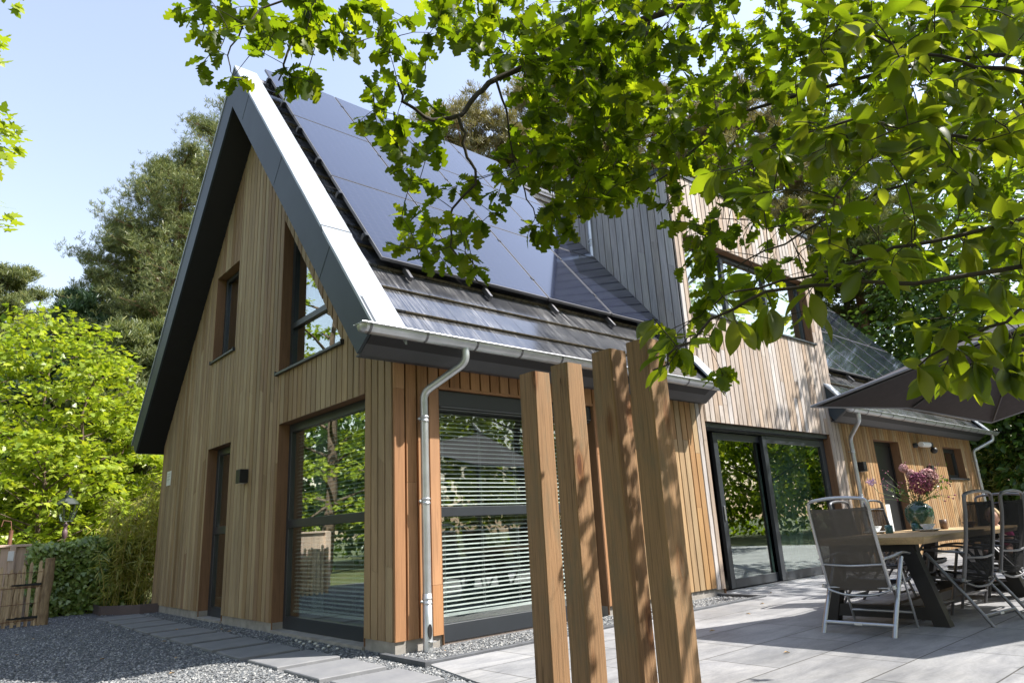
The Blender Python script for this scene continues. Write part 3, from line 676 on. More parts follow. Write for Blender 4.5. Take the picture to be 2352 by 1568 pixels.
# dormer window
w = window('y', 4.98, 8.75, 3.90, 5.08, fr=.06, mu=[(6.15, 6.24), (7.45, 7.54)], sill=True, name='dormer_window')
m_ = MB(); 
for a, b in ((5.05, 6.12), (6.28, 7.42), (7.58, 8.66)): curtain(m_, 'y', a, b, 3.95, 5.04, .32, .012, 40)
build_parts(m_, 'curtain', M['blind_white'], w)
# sliding door
f = MB(); d = .10
bx(f, 'y', 4.95, 8.72, d, .20, 2.16, 2.26); bx(f, 'y', 4.95, 5.0, d, .22, .02, 2.16); bx(f, 'y', 8.66, 8.72, d, .22, .02, 2.16)
bx(f, 'y', 4.95, 8.72, d+.01, .24, .0, .022); bx(f, 'y', 4.95, 8.72, .02, d, 2.19, 2.258)
door = f.build('sliding_door', M['frame_metal'], house)
def leaf(u0, u1, dd, fr=.11, name='door_leaf'):
    l = MB(); z0, z1 = .03, 2.15
    bx(l, 'y', u0, u0+fr, dd, dd+.055, z0, z1, .004); bx(l, 'y', u1-fr, u1, dd, dd+.055, z0, z1, .004); bx(l, 'y', u0+fr, u1-fr, dd+.001, dd+.055, z0, z0+.12, .004); bx(l, 'y', u0+fr, u1-fr, dd+.001, dd+.055, z1-.10, z1, .004)
    l.build(name, M['frame_metal'], door); p = MB(); bx(p, 'y', u0+fr, u1-fr, dd+.025, dd+.03, z0+.12, z1-.10); p.build('pane', M['glass_door'], door)
leaf(5.34, 6.82, .135); leaf(6.60, 8.64, .075, .12)
h = MB(); bx(h, 'y', 5.375, 5.405, .118, .134, .92, 1.12, .003); h.build('handle', M['alu'], door)
h = MB(); bx(h, 'y', 5.10, 5.115, .15, .19, .03, 2.15); bx(h, 'y', 5.15, 5.16, .15, .19, .03, 2.15); bx(h, 'y', 6.72, 6.735, .118, .133, .04, 2.14); bx(h, 'y', 6.78, 6.79, .118, .133, .04, 2.14); build_parts(h, 'seal', M['alu_dark'], door)
c = MB(); curtain(c, 'y', 7.2, 8.6, .05, 2.12, .42, .035, 60); curtain(c, 'y', 6.95, 7.0, .05, 2.12, .40, .01, 3); build_parts(c, 'curtain', M['curtain'], door)
m_ = MB(); bx(m_, 'y', 8.722, 8.728, -.02, .10, .02, 2.26); bx(m_, 'y', 4.942, 4.948, -.02, .10, .02, 2.26); bx(m_, 'y', 4.942, 8.728, -.02, .10, 2.262, 2.270); m_.build('reveal', M['reveal_wood'], door)
m_ = MB(); m_.box(4.95, 8.72, -.07, .24, .013, .022, .002); m_.build('threshold', M['alu'], door)
# wing door and window
f = MB(); bx(f, 'y', 10.56, 10.63, .14, .2, .03, 2.26); bx(f, 'y', 11.71, 11.78, .14, .2, .03, 2.26); bx(f, 'y', 10.63, 11.71, .14, .2, 2.19, 2.26)
bx(f, 'y', 10.63, 11.71, .155, .2, .03, 2.19)
dr = f.build('door', M['frame_black'], house)
h = MB(); bx(h, 'y', 10.72, 11.20, .148, .154, .06, 1.05); h.build('door_panel', M['plastic_white'], dr, label='white panel fixed to the lower half of the door')
h = MB(); h.tube([(10.68, .13, 1.0), (10.80, .13, 1.0)], .008, 6); bx(h, 'y', 10.66, 10.70, .135, .156, .92, 1.06); h.build('handle', M['alu'], dr)
m_ = MB(); bx(m_, 'y', 11.782, 11.79, -.02, .14, .02, 2.26); bx(m_, 'y', 10.55, 10.558, -.02, .14, .02, 2.26); bx(m_, 'y', 10.55, 11.79, -.02, .14, 2.262, 2.270); m_.build('reveal', M['reveal_wood'], dr)
w = window('y', 14.36, 15.62, 1.56, 2.26, fr=.09, gmat='glass_dark', inset=.13, sill=True, name='wing_window')
# wall lamps, plaque, floodlight
def wall_lamp(pl, u, z, s=.07):
    l = MB(); bx(l, pl, u-s, u+s, -.13, -.025, z-.085, z+.085, .003); o = l.build('wall_lamp', M['lamp_black'], house)
    q = MB(); bx(q, pl, u-s+.012, u+s-.012, -.12, -.035, z-.087, z-.0855); q.build('lamp_glass', M['plastic_white'], o)
wall_lamp('x', 3.49, 1.77); wall_lamp('y', 9.72, 1.72); wall_lamp('y', 13.15, 1.72)
m_ = MB(); m_.box(-.03, -.0225, 6.80, 7.02, 1.93, 2.16, .002); pq = m_.build('house_plaque', M['plastic_white'], house)
m_ = MB()
for zz in (2.11, 2.07, 2.02): m_.box(-.0315, -.0302, 6.84, 6.98, zz, zz+.012)
m_.build('plaque_lines', M['alu'], pq)
m_ = MB(); m_.lathe([(.0, -.09), (.05, -.09), (.05, -.02)], (12.60, 0, 2.22), 14, axis='y'); m_.tube([(12.60, -.08, 2.22), (12.66, -.16, 2.22)], .02, 8); fl = m_.build('security_camera', M['lamp_black'], house)
m_ = MB(); m_.tube([(12.58, -.17, 2.225), (13.05, -.17, 2.235)], .055, 14); m_.build('camera_housing', M['plastic_white'], fl)
m_ = MB(); m_.tube([(13.05, -.17, 2.235), (13.16, -.17, 2.237)], .058, 14); m_.ball((13.2, -.2, 2.12), .07); m_.tube([(13.16, -.18, 2.2), (13.2, -.2, 2.12)], .02, 6); m_.build('camera_head', M['lamp_black'], fl)
# inside of the rooms
def room(x0, x1, y0, y1, z1, wall='room_wall'):
    r = MB(); r.box(x0, x1, y1, y1+.05, 0, z1); r.box(x1, x1+.05, y0, y1, 0, z1); r.box(x0, x1, y0, y1, z1, z1+.04)
    r.build('interior_wall', M[wall], house); q = MB(); q.box(x0, x1, y0, y1, -.019, .012); q.build('interior_floor', M['room_floor'], house)
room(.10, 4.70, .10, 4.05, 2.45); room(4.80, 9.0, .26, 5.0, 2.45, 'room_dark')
m_ = MB(); m_.box(1.0, 2.5, 1.2, 2.0, .012, .40, .05); m_.box(1.0, 2.5, 1.85, 2.1, .40, .80, .06); m_.box(.8, 1.05, 1.2, 2.1, .012, .6, .05); tag(m_.build('sofa', M['sofa_teal']), 'dark teal sofa dimly seen through the blinds of the garden window', 'sofa')
m_ = MB(); m_.hexa([(1.25,1.75,.42),(1.6,1.7,.42),(1.6,1.78,.42),(1.25,1.83,.42),(1.28,1.84,.74),(1.55,1.8,.78),(1.55,1.86,.78),(1.28,1.9,.74)]); tag(m_.build('cushion', M['cushion_orange']), 'orange cushion leaning on the dark teal sofa indoors', 'cushion')

# ------------------------------------------------------------------ timber posts
lab = ['leftmost of the four square timber posts standing in a row before the house', 'second from the left of the four square timber posts', 'third from the left of the four square timber posts', 'rightmost and nearest of the four square timber posts']
for i, (py, wx, wy, h) in enumerate([(-2.105, .15, .155, 1.955), (-2.405, .15, .15, 1.95), (-2.765, .152, .155, 1.955), (-3.032, .165, .15, 1.955)]):
    b = MB(); ns = 9; c = .006; rr = random.Random(i)
    ring = []
    for k in range(ns):
        z = h*k/(ns-1)-.02*(k == 0); q = c if k < ns-1 else c+.004; dx, dy = rr.uniform(-.0015, .0015), rr.uniform(-.0015, .0015)
        ring += [(dx+q, dy, z), (wx-q+dx, dy, z), (wx+dx, dy+q, z), (wx+dx, wy-q+dy, z), (wx-q+dx, wy+dy, z), (q+dx, wy+dy, z), (dx, wy-q+dy, z), (dx, dy+q, z)]
    fs = [(k*8+j, k*8+(j+1) % 8, k*8+8+(j+1) % 8, k*8+8+j) for k in range(ns-1) for j in range(8)]+[tuple(range(7, -1, -1)), tuple(range((ns-1)*8, ns*8))]
    b.add(ring, fs); o = b.build('timber_post', M['post_wood']); o.location = (-.215, py, 0)
    tag(o, lab[i], 'post', 'row of timber posts')

# ------------------------------------------------------------------ dining table and chairs
tb = empty('dining_table', (4.6, -2.63, 0), 0, 'long dining table with live edge oak top and black steel trestles', 'table')
m_ = MB(); n = 14; A = []; r_ = random.Random(4)
for i in range(n+1): A.append((3.2+2.8*i/n, -3.08+r_.uniform(-.012, .012)+.012*math.sin(i*.9)))
Bk = [(3.2+2.8*i/n, -2.16+r_.uniform(-.012, .012)) for i in range(n, -1, -1)]
poly = A+Bk; k = len(poly); inn = [(x+(.008 if x < 4 else -.008)*(i in (0, n, n+1, k-1)), y+(.02 if y < -2.6 else -.02)) for i, (x, y) in enumerate(poly)]
vs = [(x, y, .66) for x, y in inn]+[(x, y, .700) for x, y in poly]+[(x, y+(.004 if y < -2.6 else -.004), .718) for x, y in poly]
m_.add(vs, [tuple(range(k-1, -1, -1)), tuple(range(2*k, 3*k))]+[(j*k+i, j*k+(i+1) % k, j*k+k+(i+1) % k, j*k+k+i) for j in (0, 1) for i in range(k)])
m_.build('tabletop', M['table_wood'], tb)
for x0 in (3.24, 5.60):
    for s, y0, yt in ((-1, -3.135, -2.97), (1, -2.10, -2.27)):
        b = MB(); yb0, yb1 = y0, y0-s*.12; yt0, yt1 = yt, yt-s*.12
        b.hexa([(x0, min(yb0,yb1), 0), (x0+.10, min(yb0,yb1), 0), (x0+.10, max(yb0,yb1), 0), (x0, max(yb0,yb1), 0), (x0, min(yt0,yt1), .65), (x0+.10, min(yt0,yt1), .65), (x0+.10, max(yt0,yt1), .65), (x0, max(yt0,yt1), .65)]); b.build('leg', M['black_steel'], tb)
    b = MB(); b.box(x0+.01, x0+.09, -3.0, -2.23, .06, .16); b.box(x0+.01, x0+.09, -2.99, -2.25, .60, .657); build_parts(b, 'cross_bar', M['black_steel'], tb)
m_ = MB(); m_.box(3.33, 5.61, -2.68, -2.60, .075, .145); m_.build('stretcher', M['black_steel'], tb)

def garden_chair(name, mt, fab, label, group, x, y, rz):
    t = empty(name, (0, 0, 0), 0, label, 'chair', group)
    w = .25
    def sm(P, k=4):
        P = [Vector(p) for p in P]; out = []
        for i in range(len(P)-1):
            a = P[max(i-1, 0)]; b = P[i]; c = P[i+1]; d = P[min(i+2, len(P)-1)]
            for j in range(k):
                u = j/k; out.append(.5*((2*b)+(c-a)*u+(2*a-5*b+4*c-d)*u*u+(3*b-a-3*c+d)*u**3))
        out.append(P[-1]); return out
    bk = [(-.115, .36), (-.155, .52), (-.20, .70), (-.235, .88), (-.25, 1.00)]
    L = [(-w+.005, y_, z_) for y_, z_ in bk]+[(-w+.03, -.255, 1.045), (-.10, -.262, 1.062), (0, -.264, 1.066)]
    full = L+[(-p[0], p[1], p[2]) for p in L[:-1]][::-1]
    b = MB(); b.tube(sm(full), .017, 8, flat=.8); b.tube(sm([(-w+.01, -.165, .535), (0, -.195, .525), (w-.01, -.165, .535)]), .010, 6); b.tube(sm([(-w+.02, -.238, .955), (0, -.25, .965), (w-.02, -.238, .955)]), .006, 6)
    b.build('back_frame', mt, t, rel=True)
    vs = []; prof = [(-.11, .335), (-.14, .42), (-.155, .52), (-.20, .70), (-.235, .88), (-.245, .985)]
    for (y_, z_) in prof:
        for i in range(7):
            u = -1+2*i/6; vs.append((u*(w-.012), y_-.018*(1-u*u), z_-(.008*(1-u*u))))
    b = MB(); b.add(vs, [(r*7+i, r*7+i+1, r*7+8+i, r*7+7+i) for r in range(5) for i in range(6)], True); b.build('backrest', fab, t, rel=True)
    vs = []; prof = [(-.12, .345), (0, .345), (.15, .375), (.28, .395), (.335, .385), (.345, .36)]
    for (y_, z_) in prof:
        for i in range(7):
            u = -1+2*i/6; vs.append((u*(w-.02), y_, z_-.018*(1-u*u)))
    b = MB(); b.add(vs, [(r*7+i, r*7+i+1, r*7+8+i, r*7+7+i) for r in range(5) for i in range(6)], True); b.build('seat', M['sling_dark'], t, rel=True)
    b = MB()
    for s in (-1, 1): b.tube(sm([(s*(w-.012), -.13, .35), (s*(w-.012), .15, .375), (s*(w-.012), .33, .39)]), .012, 6)
    b.tube(sm([(-w+.012, .335, .385), (0, .342, .372), (w-.012, .335, .385)]), .010, 6); b.tube(sm([(-w, -.13, .335), (-w*.5, -.14, .30), (0, -.14, .292), (w*.5, -.14, .30), (w, -.13, .335)]), .010, 6)
    b.build('seat_frame', mt, t, rel=True)
    for s in (-1, 1):
        X = s*(w+.024)
        b = MB(); b.tube(sm([(X, .14, .575), (X, .02, .42), (X, -.17, .17), (X, -.285, .0)]), .019, 8, flat=.7); b.build('leg', mt, t, rel=True)
        b = MB(); b.tube([(s*(w+.0), .125, .56), (s*(w+.0), .285, .0)], .0135, 8, flat=.7); b.build('leg', mt, t, rel=True)
        b = MB(); v = sm([(s*(w+.004), -.175, .575), (s*(w+.012), 0, .588), (s*(w+.016), .20, .606), (s*(w+.012), .345, .590)]); b.tube(v, .020, 8, flat=.5); b.tube([(X, -.12, .37), (X*1.03, -.12, .345)], .02, 8); b.build('armrest', mt, t, rel=True)
    b = MB(); b.tube([(-w-.02, -.225, .088), (w+.02, -.225, .088)], .014, 6, flat=1.3); b.tube([(-w, .245, .135), (w, .245, .135)], .011, 6); b.tube([(-w-.02, -.12, .35), (w+.02, -.12, .35)], .008, 6); build_parts(b, 'stretcher', mt, t, rel=True)
    b = MB(); b.box(-.03, .03, -.243, -.2385, .08, .096); b.build('badge', M['plastic_white'], t, rel=True)
    t.location = (x, y, 0); t.rotation_euler = (0, 0, rz); return t
garden_chair('garden_chair', M['alu'], M['sling'], 'silver framed high back garden chair standing at the near table end', 'garden chairs round the table', 2.855, -2.68, -math.pi/2)
ch = garden_chair('garden_chair', M['alu_dark'], M['sling_dark'], 'dark garden chair nearest the camera on the right long side of the table', 'garden chairs round the table', 3.73, -3.15, -.14)
def more(lbl, x, y, rz):
    c = copy_tree(ch); c.location = (x, y, 0); c.rotation_euler = (0, 0, rz); c['label'] = lbl; return c
more('dark garden chair second along the right long side of the table', 4.70, -3.16, -.12)
more('dark garden chair third along the right long side, cut off by the photo edge', 5.64, -3.14, -.15)
more('dark garden chair partly behind the silver chair on the house side of the table', 4.62, -2.06, math.pi+.03)
more('dark garden chair on the house side of the table in front of the wing door', 5.55, -2.05, math.pi)
more('dark garden chair at the far table end with the child on it', 6.42, -2.80, math.pi/2)

# ------------------------------------------------------------------ things on the table
TZ = .719
def vessel(name, prof, x, y, mat, lbl, cat, group=None, extra=None):
    b = MB(); b.lathe(prof, (0, 0, 0), 28)
    if extra: extra(b)
    o = b.build(name, M[mat]); o.location = (x, y, TZ); tag(o, lbl, cat, group); return o
plate = [(.0, .004), (.075, .004), (.08, .0), (.085, .006), (.12, .016), (.122, .019), (.118, .019), (.083, .011), (0, .010)]
bowl = [(.0, .0), (.032, .0), (.034, .006), (.06, .035), (.072, .058), (.069, .058), (.056, .036), (.03, .010), (0, .009)]
mug = [(0, 0), (.034, 0), (.036, .004), (.038, .078), (.035, .078), (.032, .008), (0, .008)]
def ear(b):
    b.tube([(-.036, 0, .062), (-.056, 0, .060), (-.062, 0, .042), (-.054, 0, .024), (-.036, 0, .018)], .0055, 6)
def on_table(x, slope): return x, -5.292+slope*(x+3.239)
px, py = on_table(4.72, .3355); vessel('plate', plate, px, py, 'ceramic_white', 'round white plate under the bowl in front of the green vase', 'plate')
o = vessel('bowl', bowl, px, py, 'ceramic_white', 'white bowl on the plate in front of the green vase', 'bowl'); o.location.z += .012
px, py = on_table(4.45, .402); vessel('plate', plate, px, py, 'ceramic_white', 'white plate beside the teal mug, half behind the silver chair', 'plate')
o = vessel('bowl', bowl, px, py, 'ceramic_white', 'white bowl behind the teal mug, half behind the silver chair', 'bowl'); o.location.z += .012
px, py = on_table(4.40, .3835); vessel('mug', mug, px, py, 'ceramic_teal', 'teal mug with its handle to the left near the table end', 'mug', None, ear)
px, py = on_table(4.95, .3505); vessel('mug', mug, px, py, 'ceramic_teal', 'teal mug just behind the white bowl before the vase', 'mug', None, ear)
px, py = on_table(5.25, .3170); vessel('cup', [(0, 0), (.036, 0), (.037, .10), (.034, .10), (.033, .01), (0, .01)], px, py, 'ceramic_brown', 'small brown cup standing right of the green vase', 'cup')
px, py = on_table(5.7, .288); vessel('bowl', bowl, px, py, 'ceramic_brown', 'dark bowl farther along the table near the child', 'bowl')
vx, vy = on_table(5.05, .3425)
vessel('vase', [(0, 0), (.07, 0), (.078, .006), (.105, .05), (.132, .12), (.140, .18), (.128, .235), (.09, .272), (.058, .285), (.052, .297), (.060, .305), (.054, .305), (.047, .296), (.05, .28), (.08, .265), (0, .2)], vx, vy, 'vase_glaze', 'bulbous green glazed vase holding cut flowers on the table', 'vase')
bq = empty('flower_bouquet', (vx, vy, TZ+.28), 0, 'loose bouquet of plum hydrangea, pink nerine and thin twigs in the green vase', 'flowers')
# side direction as seen along the table
sx, sy = math.sin(rad(18.9)), -math.cos(rad(18.9))
def bp(r, h, d=0): return (vx+sx*r+.3*d, vy+sy*r+.9*d, TZ+.30+h)
heads = [('petal_plum', .07, .19, .0, .115), ('petal_rose', .175, .245, .03, .095), ('petal_rose', -.04, .36, .03, .045), ('petal_rose', .03, .29, .05, .05)]
st = MB(); rr = random.Random(9)
for mt, r, h, d, s in heads:
    b = MB()
    for k in range(int(520*(s/.08))):
        v = Vector((rr.gauss(0, 1), rr.gauss(0, 1), rr.gauss(0, 1))).normalized()*s*rr.uniform(.8, 1.05); c = Vector(bp(r, h, d))+v
        a = v.cross(Vector((rr.uniform(-1, 1), rr.uniform(-1, 1), 1))).normalized()*.012; e = v.normalized().cross(a)*1.0; n_ = v.normalized()*.006
        b.add([c+a-n_, c+e+n_, c-a-n_, c-e+n_], [(0, 1, 2, 3)])
    b.build('flower_head', M[mt], bq); st.tube([bp(0, -.05), bp(r*.4, h*.45, d), bp(r, h-s*.5, d)], .0035, 5)
b = MB(); c0 = Vector(bp(-.405, .225)); st.tube([bp(0, -.05), bp(-.2, .06), bp(-.35, .12), bp(-.405, .215)], .003, 5)
for k in range(26):
    a = rr.uniform(0, 6.28); e = Vector((sx*math.cos(a), sy*math.cos(a), math.sin(a)))*.06*rr.uniform(.6, 1.1)+Vector((0, 0, .02)); q = Vector((.3, .9, 0))*rr.uniform(-.03, .03)
    t_ = e.cross(Vector((.95, .3, 0))).normalized()*.006; b.add([c0, c0+e*.5+q+t_, c0+e+q*.5, c0+e*.5+q-t_], [(0, 1, 2, 3)])
b.build('flower_head', M['petal_pink'], bq)
berry = MB(); lf = MB()
for k in range(34):
    r, h = rr.uniform(-.30, .30), rr.uniform(.02, .42); h = min(h, .12+.5*(1-abs(r)/.45)); e = bp(r, h, rr.uniform(-.1, .1)); mdl = bp(r*.5, h*.35)
    st.tube([bp(0, -.04), mdl, e], .0018, 4)
    for j in range(3): berry.ball((e[0]+rr.uniform(-.02, .02), e[1]+rr.uniform(-.02, .02), e[2]+rr.uniform(-.02, .03)), rr.uniform(.004, .009), 5, 4)
for (r, h) in ((.30, .03), (.34, .01), (.26, -.01), (.36, .045)): st.tube([bp(0, -.02), bp(r*.6, .05), bp(r, h)], .0015, 4); berry.ball(bp(r, h), .012, 6, 4, (1, 1, .7))
for k in range(150):
    r = rr.uniform(-.22, .30); h = rr.uniform(-.01, .20)*(1-abs(r)*1.6)+.03+(.1 if r > .2 else 0); c = Vector(bp(r, h, rr.uniform(-.1, .1)))
    a = Vector((rr.gauss(0, 1), rr.gauss(0, 1), rr.gauss(0, .6))).normalized()*rr.uniform(.014, .028); e = a.cross(Vector((rr.gauss(0, 1), rr.gauss(0, 1), 1))).normalized()*a.length*.45
    lf.add([c-a, c+e, c+a, c-e], [(0, 1, 2, 3)])
st.build('stem', M['stem_green'], bq); berry.build('berry', M['petal_plum'], bq); lf.build('leaf', M['forest_leaf'], bq)

# ------------------------------------------------------------------ child at the far table end (facing the camera side)
def skin_body(name, verts, edges, radii, mat, parent=None, root=0, sub=2):
    me = bpy.data.meshes.new(name); me.from_pydata(verts, edges, []); me.materials.append(mat)
    o = bpy.data.objects.new(name, me); COL.objects.link(o)
    md = o.modifiers.new('skin', 'SKIN'); md.use_smooth_shade = True
    if not me.skin_vertices: 
        bpy.context.view_layer.objects.active = o; bpy.ops.mesh.customdata_skin_add() if hasattr(bpy.ops.mesh, 'customdata_skin_add') else None
    for v, r in zip(me.skin_vertices[0].data, radii): v.radius = (r, r) if not isinstance(r, tuple) else r
    me.skin_vertices[0].data[root].use_root = True
    sb = o.modifiers.new('sub', 'SUBSURF'); sb.levels = sub; sb.render_levels = sub
    if parent: o.parent = parent
    return o
kid = empty('person', (6.35, -2.80, 0), 0, 'blond child in a pink top sitting at the far end of the table, looking down', 'person')
V = [(0,0,.43),(-.01,0,.52),(-.02,0,.60),(-.03,0,.66),(-.045,0,.71),(-.055,0,.74),           # pelvis .. neck
     (-.02,.09,.42),(-.26,.085,.43),(-.28,.085,.22),(-.27,.085,.05),(-.34,.085,.03),
     (-.02,-.09,.42),(-.26,-.085,.43),(-.28,-.085,.22),(-.27,-.085,.05),(-.34,-.085,.03),
     (-.03,.10,.665),(-.08,.135,.56),(-.22,.10,.60),(-.27,.08,.615),
     (-.03,-.10,.665),(-.08,-.135,.56),(-.22,-.10,.60),(-.27,-.08,.615)]
E_ = [(0,1),(1,2),(2,3),(3,4),(4,5),(0,6),(6,7),(7,8),(8,9),(9,10),(0,11),(11,12),(12,13),(13,14),(14,15),(3,16),(16,17),(17,18),(18,19),(3,20),(20,21),(21,22),(22,23)]
Rr = [.10,.085,.085,.07,.035,.035,.065,.045,.038,.028,.028,.065,.045,.038,.028,.028,.04,.03,.025,.02,.04,.03,.025,.02]
skin_body('body', V, E_, Rr, M['skin'], kid)
top = skin_body('top', [(.0,0,.46),(-.01,0,.54),(-.02,0,.61),(-.03,0,.67),(-.03,.10,.668),(-.08,.138,.57),(-.03,-.10,.668),(-.08,-.138,.57)], [(0,1),(1,2),(2,3),(3,4),(4,5),(3,6),(6,7)], [.108,.098,.096,.078,.050,.042,.050,.042], M['pink_cloth'], kid)
hd = MB(); hd.ball((-.075, 0, .815), .078, 20, 14, (1.02, .88, 1.15)); hd.ball((-.148, 0, .80), .012, 8, 6, (1, .8, 1.3)); hd.ball((-.10, 0, .755), .045, 12, 8, (.9, .8, .7))
for s in (-1, 1): hd.ball((-.07, s*.071, .81), .016, 8, 6, (.9, .4, 1.3))
hd.build('head', M['skin'], kid, rel=True)
hr = MB()
for k in range(420):
    a = rr.uniform(-2.35, 2.35); ph = rr.uniform(.05, 1.5); base = Vector((-.072+.084*math.cos(a)*math.sin(ph), .074*math.sin(a)*math.sin(ph), .82+.096*math.cos(ph)))
    if abs(a) > 1.9 and ph > .9: continue
    d = Vector((math.cos(a)*.3, math.sin(a)*.3, -1)).normalized()*rr.uniform(.03, .07)*min(1, ph); hr.tube([base, base+d*.5+Vector((math.cos(a), math.sin(a), 0))*.004, base+d], [.004, .004, .001], 4, False)
hr.ball((-.062, 0, .826), .083, 16, 12, (.96, .90, 1.12)); hr.build('hair', M['hair_blonde'], kid, rel=True)
ey = MB()
for s in (-1, 1): ey.ball((-.146, s*.028, .818), .009, 8, 6)
ey.tube([(-.148, -.018, .776), (-.151, 0, .774), (-.148, .018, .776)], .004, 5); ey.build('face_features', M['eye_dark'], kid, rel=True)

# ------------------------------------------------------------------ parasol
ub = empty('parasol', (4.5, -4.1, 0), 0, 'large dark cantilever parasol tilted over the dining table', 'parasol')
Lc, C0, C2 = Vector((2.985, -2.43, 1.90)), Vector((3.38, -4.86, 2.45)), Vector((5.55, -3.175, 1.80)); C3 = C0+C2-Lc
pk = (Lc+C3)/2+Vector((-.12, .1, .50)); m1 = (Lc+C2)/2+Vector((0, 0, .075)); m0 = (Lc+C0)/2+Vector((0, 0, .02)); m2 = (C0+C3)/2; m3 = (C2+C3)/2+Vector((0, 0, .05))
rim = [Lc, m0, C0, m2, C3, m3, C2, m1]
cv = MB(); dn = Vector((0, 0, -.006))
for i in range(8):
    a, b = rim[i], rim[(i+1) % 8]; K = 6; rows = []
    for j in range(K+1):
        u = j/K; sag = -.05*math.sin(math.pi*u)
        rows.append([a.lerp(pk, u)+Vector((0, 0, 0)), a.lerp(b, .5).lerp(pk, u)+Vector((0, 0, sag)), b.lerp(pk, u)])
    vs = [p for r in rows for p in r]; cv.add(vs, [(r*3+c, r*3+c+1, r*3+4+c, r*3+3+c) for r in range(K) for c in range(2)], True)
cv.build('canopy', M['canvas'], ub)
hm = MB()
for i in range(8):
    a, b = rim[i], rim[(i+1) % 8]; hm.tube([a+Vector((0, 0, .005)), b+Vector((0, 0, .005))], .012, 6)
hm.build('hem', M['canvas_hem'], ub)
for i in range(8):
    e = rim[i].lerp(pk, .05)+Vector((0, 0, -.03)); h_ = pk+Vector((0, 0, -.10))
    b = MB(); b.tube([e, h_], .011, 6); b.build('rib', M['frame_black'], ub)
b = MB(); b.lathe([(.03, -.15), (.06, -.14), (.06, -.04), (.02, 0)], tuple(pk), 12); b.build('hub', M['frame_black'], ub)
b = MB(); b.tube([pk+Vector((0, 0, .0)), pk+Vector((.6, -1.0, .35)), Vector((6.3, -6.4, 2.9)), Vector((6.6, -6.9, 2.4))], .035, 8); b.tube([(6.6, -6.9, 0), (6.6, -6.9, 2.95)], .045, 10); b.build('mast', M['frame_black'], ub)
b = MB(); b.box(6.2, 7.0, -7.3, -6.5, .012, .10, .01); b.build('base_plate', M['concrete'], ub)

# ------------------------------------------------------------------ foliage builders
def frames(D, Nn):
    D = D/np.linalg.norm(D, axis=1, keepdims=True)
    B = np.cross(D, Nn); l = np.linalg.norm(B, axis=1, keepdims=True); B = np.where(l > 1e-6, B/np.maximum(l, 1e-6), np.array([[1., 0, 0]]))
    return D, B, np.cross(B, D)
def leaves(name, P, D, Nn, Sz, tmpl, mat, parent):
    """P leaf base, D axis, Nn face normal, Sz length; tmpl = (verts (along, side, up), quads)"""
    T, Q = tmpl; D, B, C = frames(D, Nn); k = len(P)
    V = P[:, None, :]+Sz[:, None, None]*(T[None, :, 0:1]*D[:, None, :]+T[None, :, 1:2]*B[:, None, :]+T[None, :, 2:3]*C[:, None, :])
    F = (Q[None]+(np.arange(k)*len(T))[:, None, None]).reshape(-1, Q.shape[1])
    return npmesh(name, V.reshape(-1, 3), F, mat, parent)
def blade(ws, fold=.25, curl=.12, stem=.08):
    """leaf with a midrib; ws half widths along the length"""
    n = len(ws); v = []; q = []
    for i, w in enumerate(ws):
        a = stem+(1-stem)*i/(n-1); up = -curl*(a*a)
        v += [(a, 0, up), (a, w, up+w*fold), (a, -w, up+w*fold)]
    for i in range(n-1): q += [(3*i, 3*i+3, 3*i+4, 3*i+1), (3*i, 3*i+2, 3*i+5, 3*i+3)]
    k = len(v); v += [(0, .008, 0), (0, -.008, 0), (stem+.02, -.008, 0), (stem+.02, .008, 0)]; q.append((k, k+1, k+2, k+3))
    return np.array(v, float), np.array(q)
OAK = blade([.012]+[(.10+.24*math.sin(math.pi*min(1, a**.8*.93))**1.1)*(1-.46*(.5+.5*math.cos(2*math.pi*(3.9*a**1.1+.10)))**1.5)*min(1, (1-a)/.05+.35)*min(1, .25+a*3) for a in [i/23 for i in range(1, 24)]]+[.0], .20, .16)
OVAL = blade([.01, .10, .165, .20, .212, .20, .16, .09, .0], .35, .24)
OVAL2 = blade([.01, .18, .28, .22, .0], .25, .2)
def star():
    a = [(0, 0), (.06, .16), (-.02, .46), (.22, .28), (.42, .52), (.46, .22), (.70, .24), (1.0, 0)]
    v = [(.25, 0, 0)]+[(x, y, -.08*abs(y)) for x, y in a]+[(x, -y, -.08*abs(y)) for x, y in a[1:-1]]
    q = [(0, 1, 2, 3), (0, 3, 4, 5), (0, 5, 6, 7), (0, 7, 8, 8-1)]
    q = [(0, 2, 1, 9), (0, 4, 3, 2), (0, 6, 5, 4), (0, 8, 7, 6), (0, 9, 10, 11), (0, 11, 12, 13), (0, 13, 14, 8)]
    return np.array(v, float), np.array(q)
STAR = star()
NEED = (np.array([(0, .03, 0), (0, -.03, 0), (1, -.045, 0), (1, .045, 0)], float), np.array([(0, 1, 2, 3)]))
GRASS = (np.array([(0, .02, 0), (0, -.02, 0), (.55, -.06, -.03), (.55, .06, -.03), (1, 0, -.12), (1, 0.004, -.12)], float), np.array([(0, 1, 2, 3), (3, 2, 4, 5)]))
DIAM = (np.array([(0, 0, 0), (.45, .33, .04), (1, 0, -.1), (.45, -.33, .04)], float), np.array([(0, 1, 2, 3)]))
def rnd(n, s=1): return rng.normal(0, s, (n, 3))
def bez(a, b, sag=.1, n=5, j=.05):
    a, b = np.array(a, float), np.array(b, float); m = (a+b)/2+np.array([0, 0, sag*np.linalg.norm(b-a)])+rng.normal(0, j*np.linalg.norm(b-a), 3)
    return [tuple(a*(1-t)**2+m*2*t*(1-t)+b*t*t) for t in np.linspace(0, 1, n)]

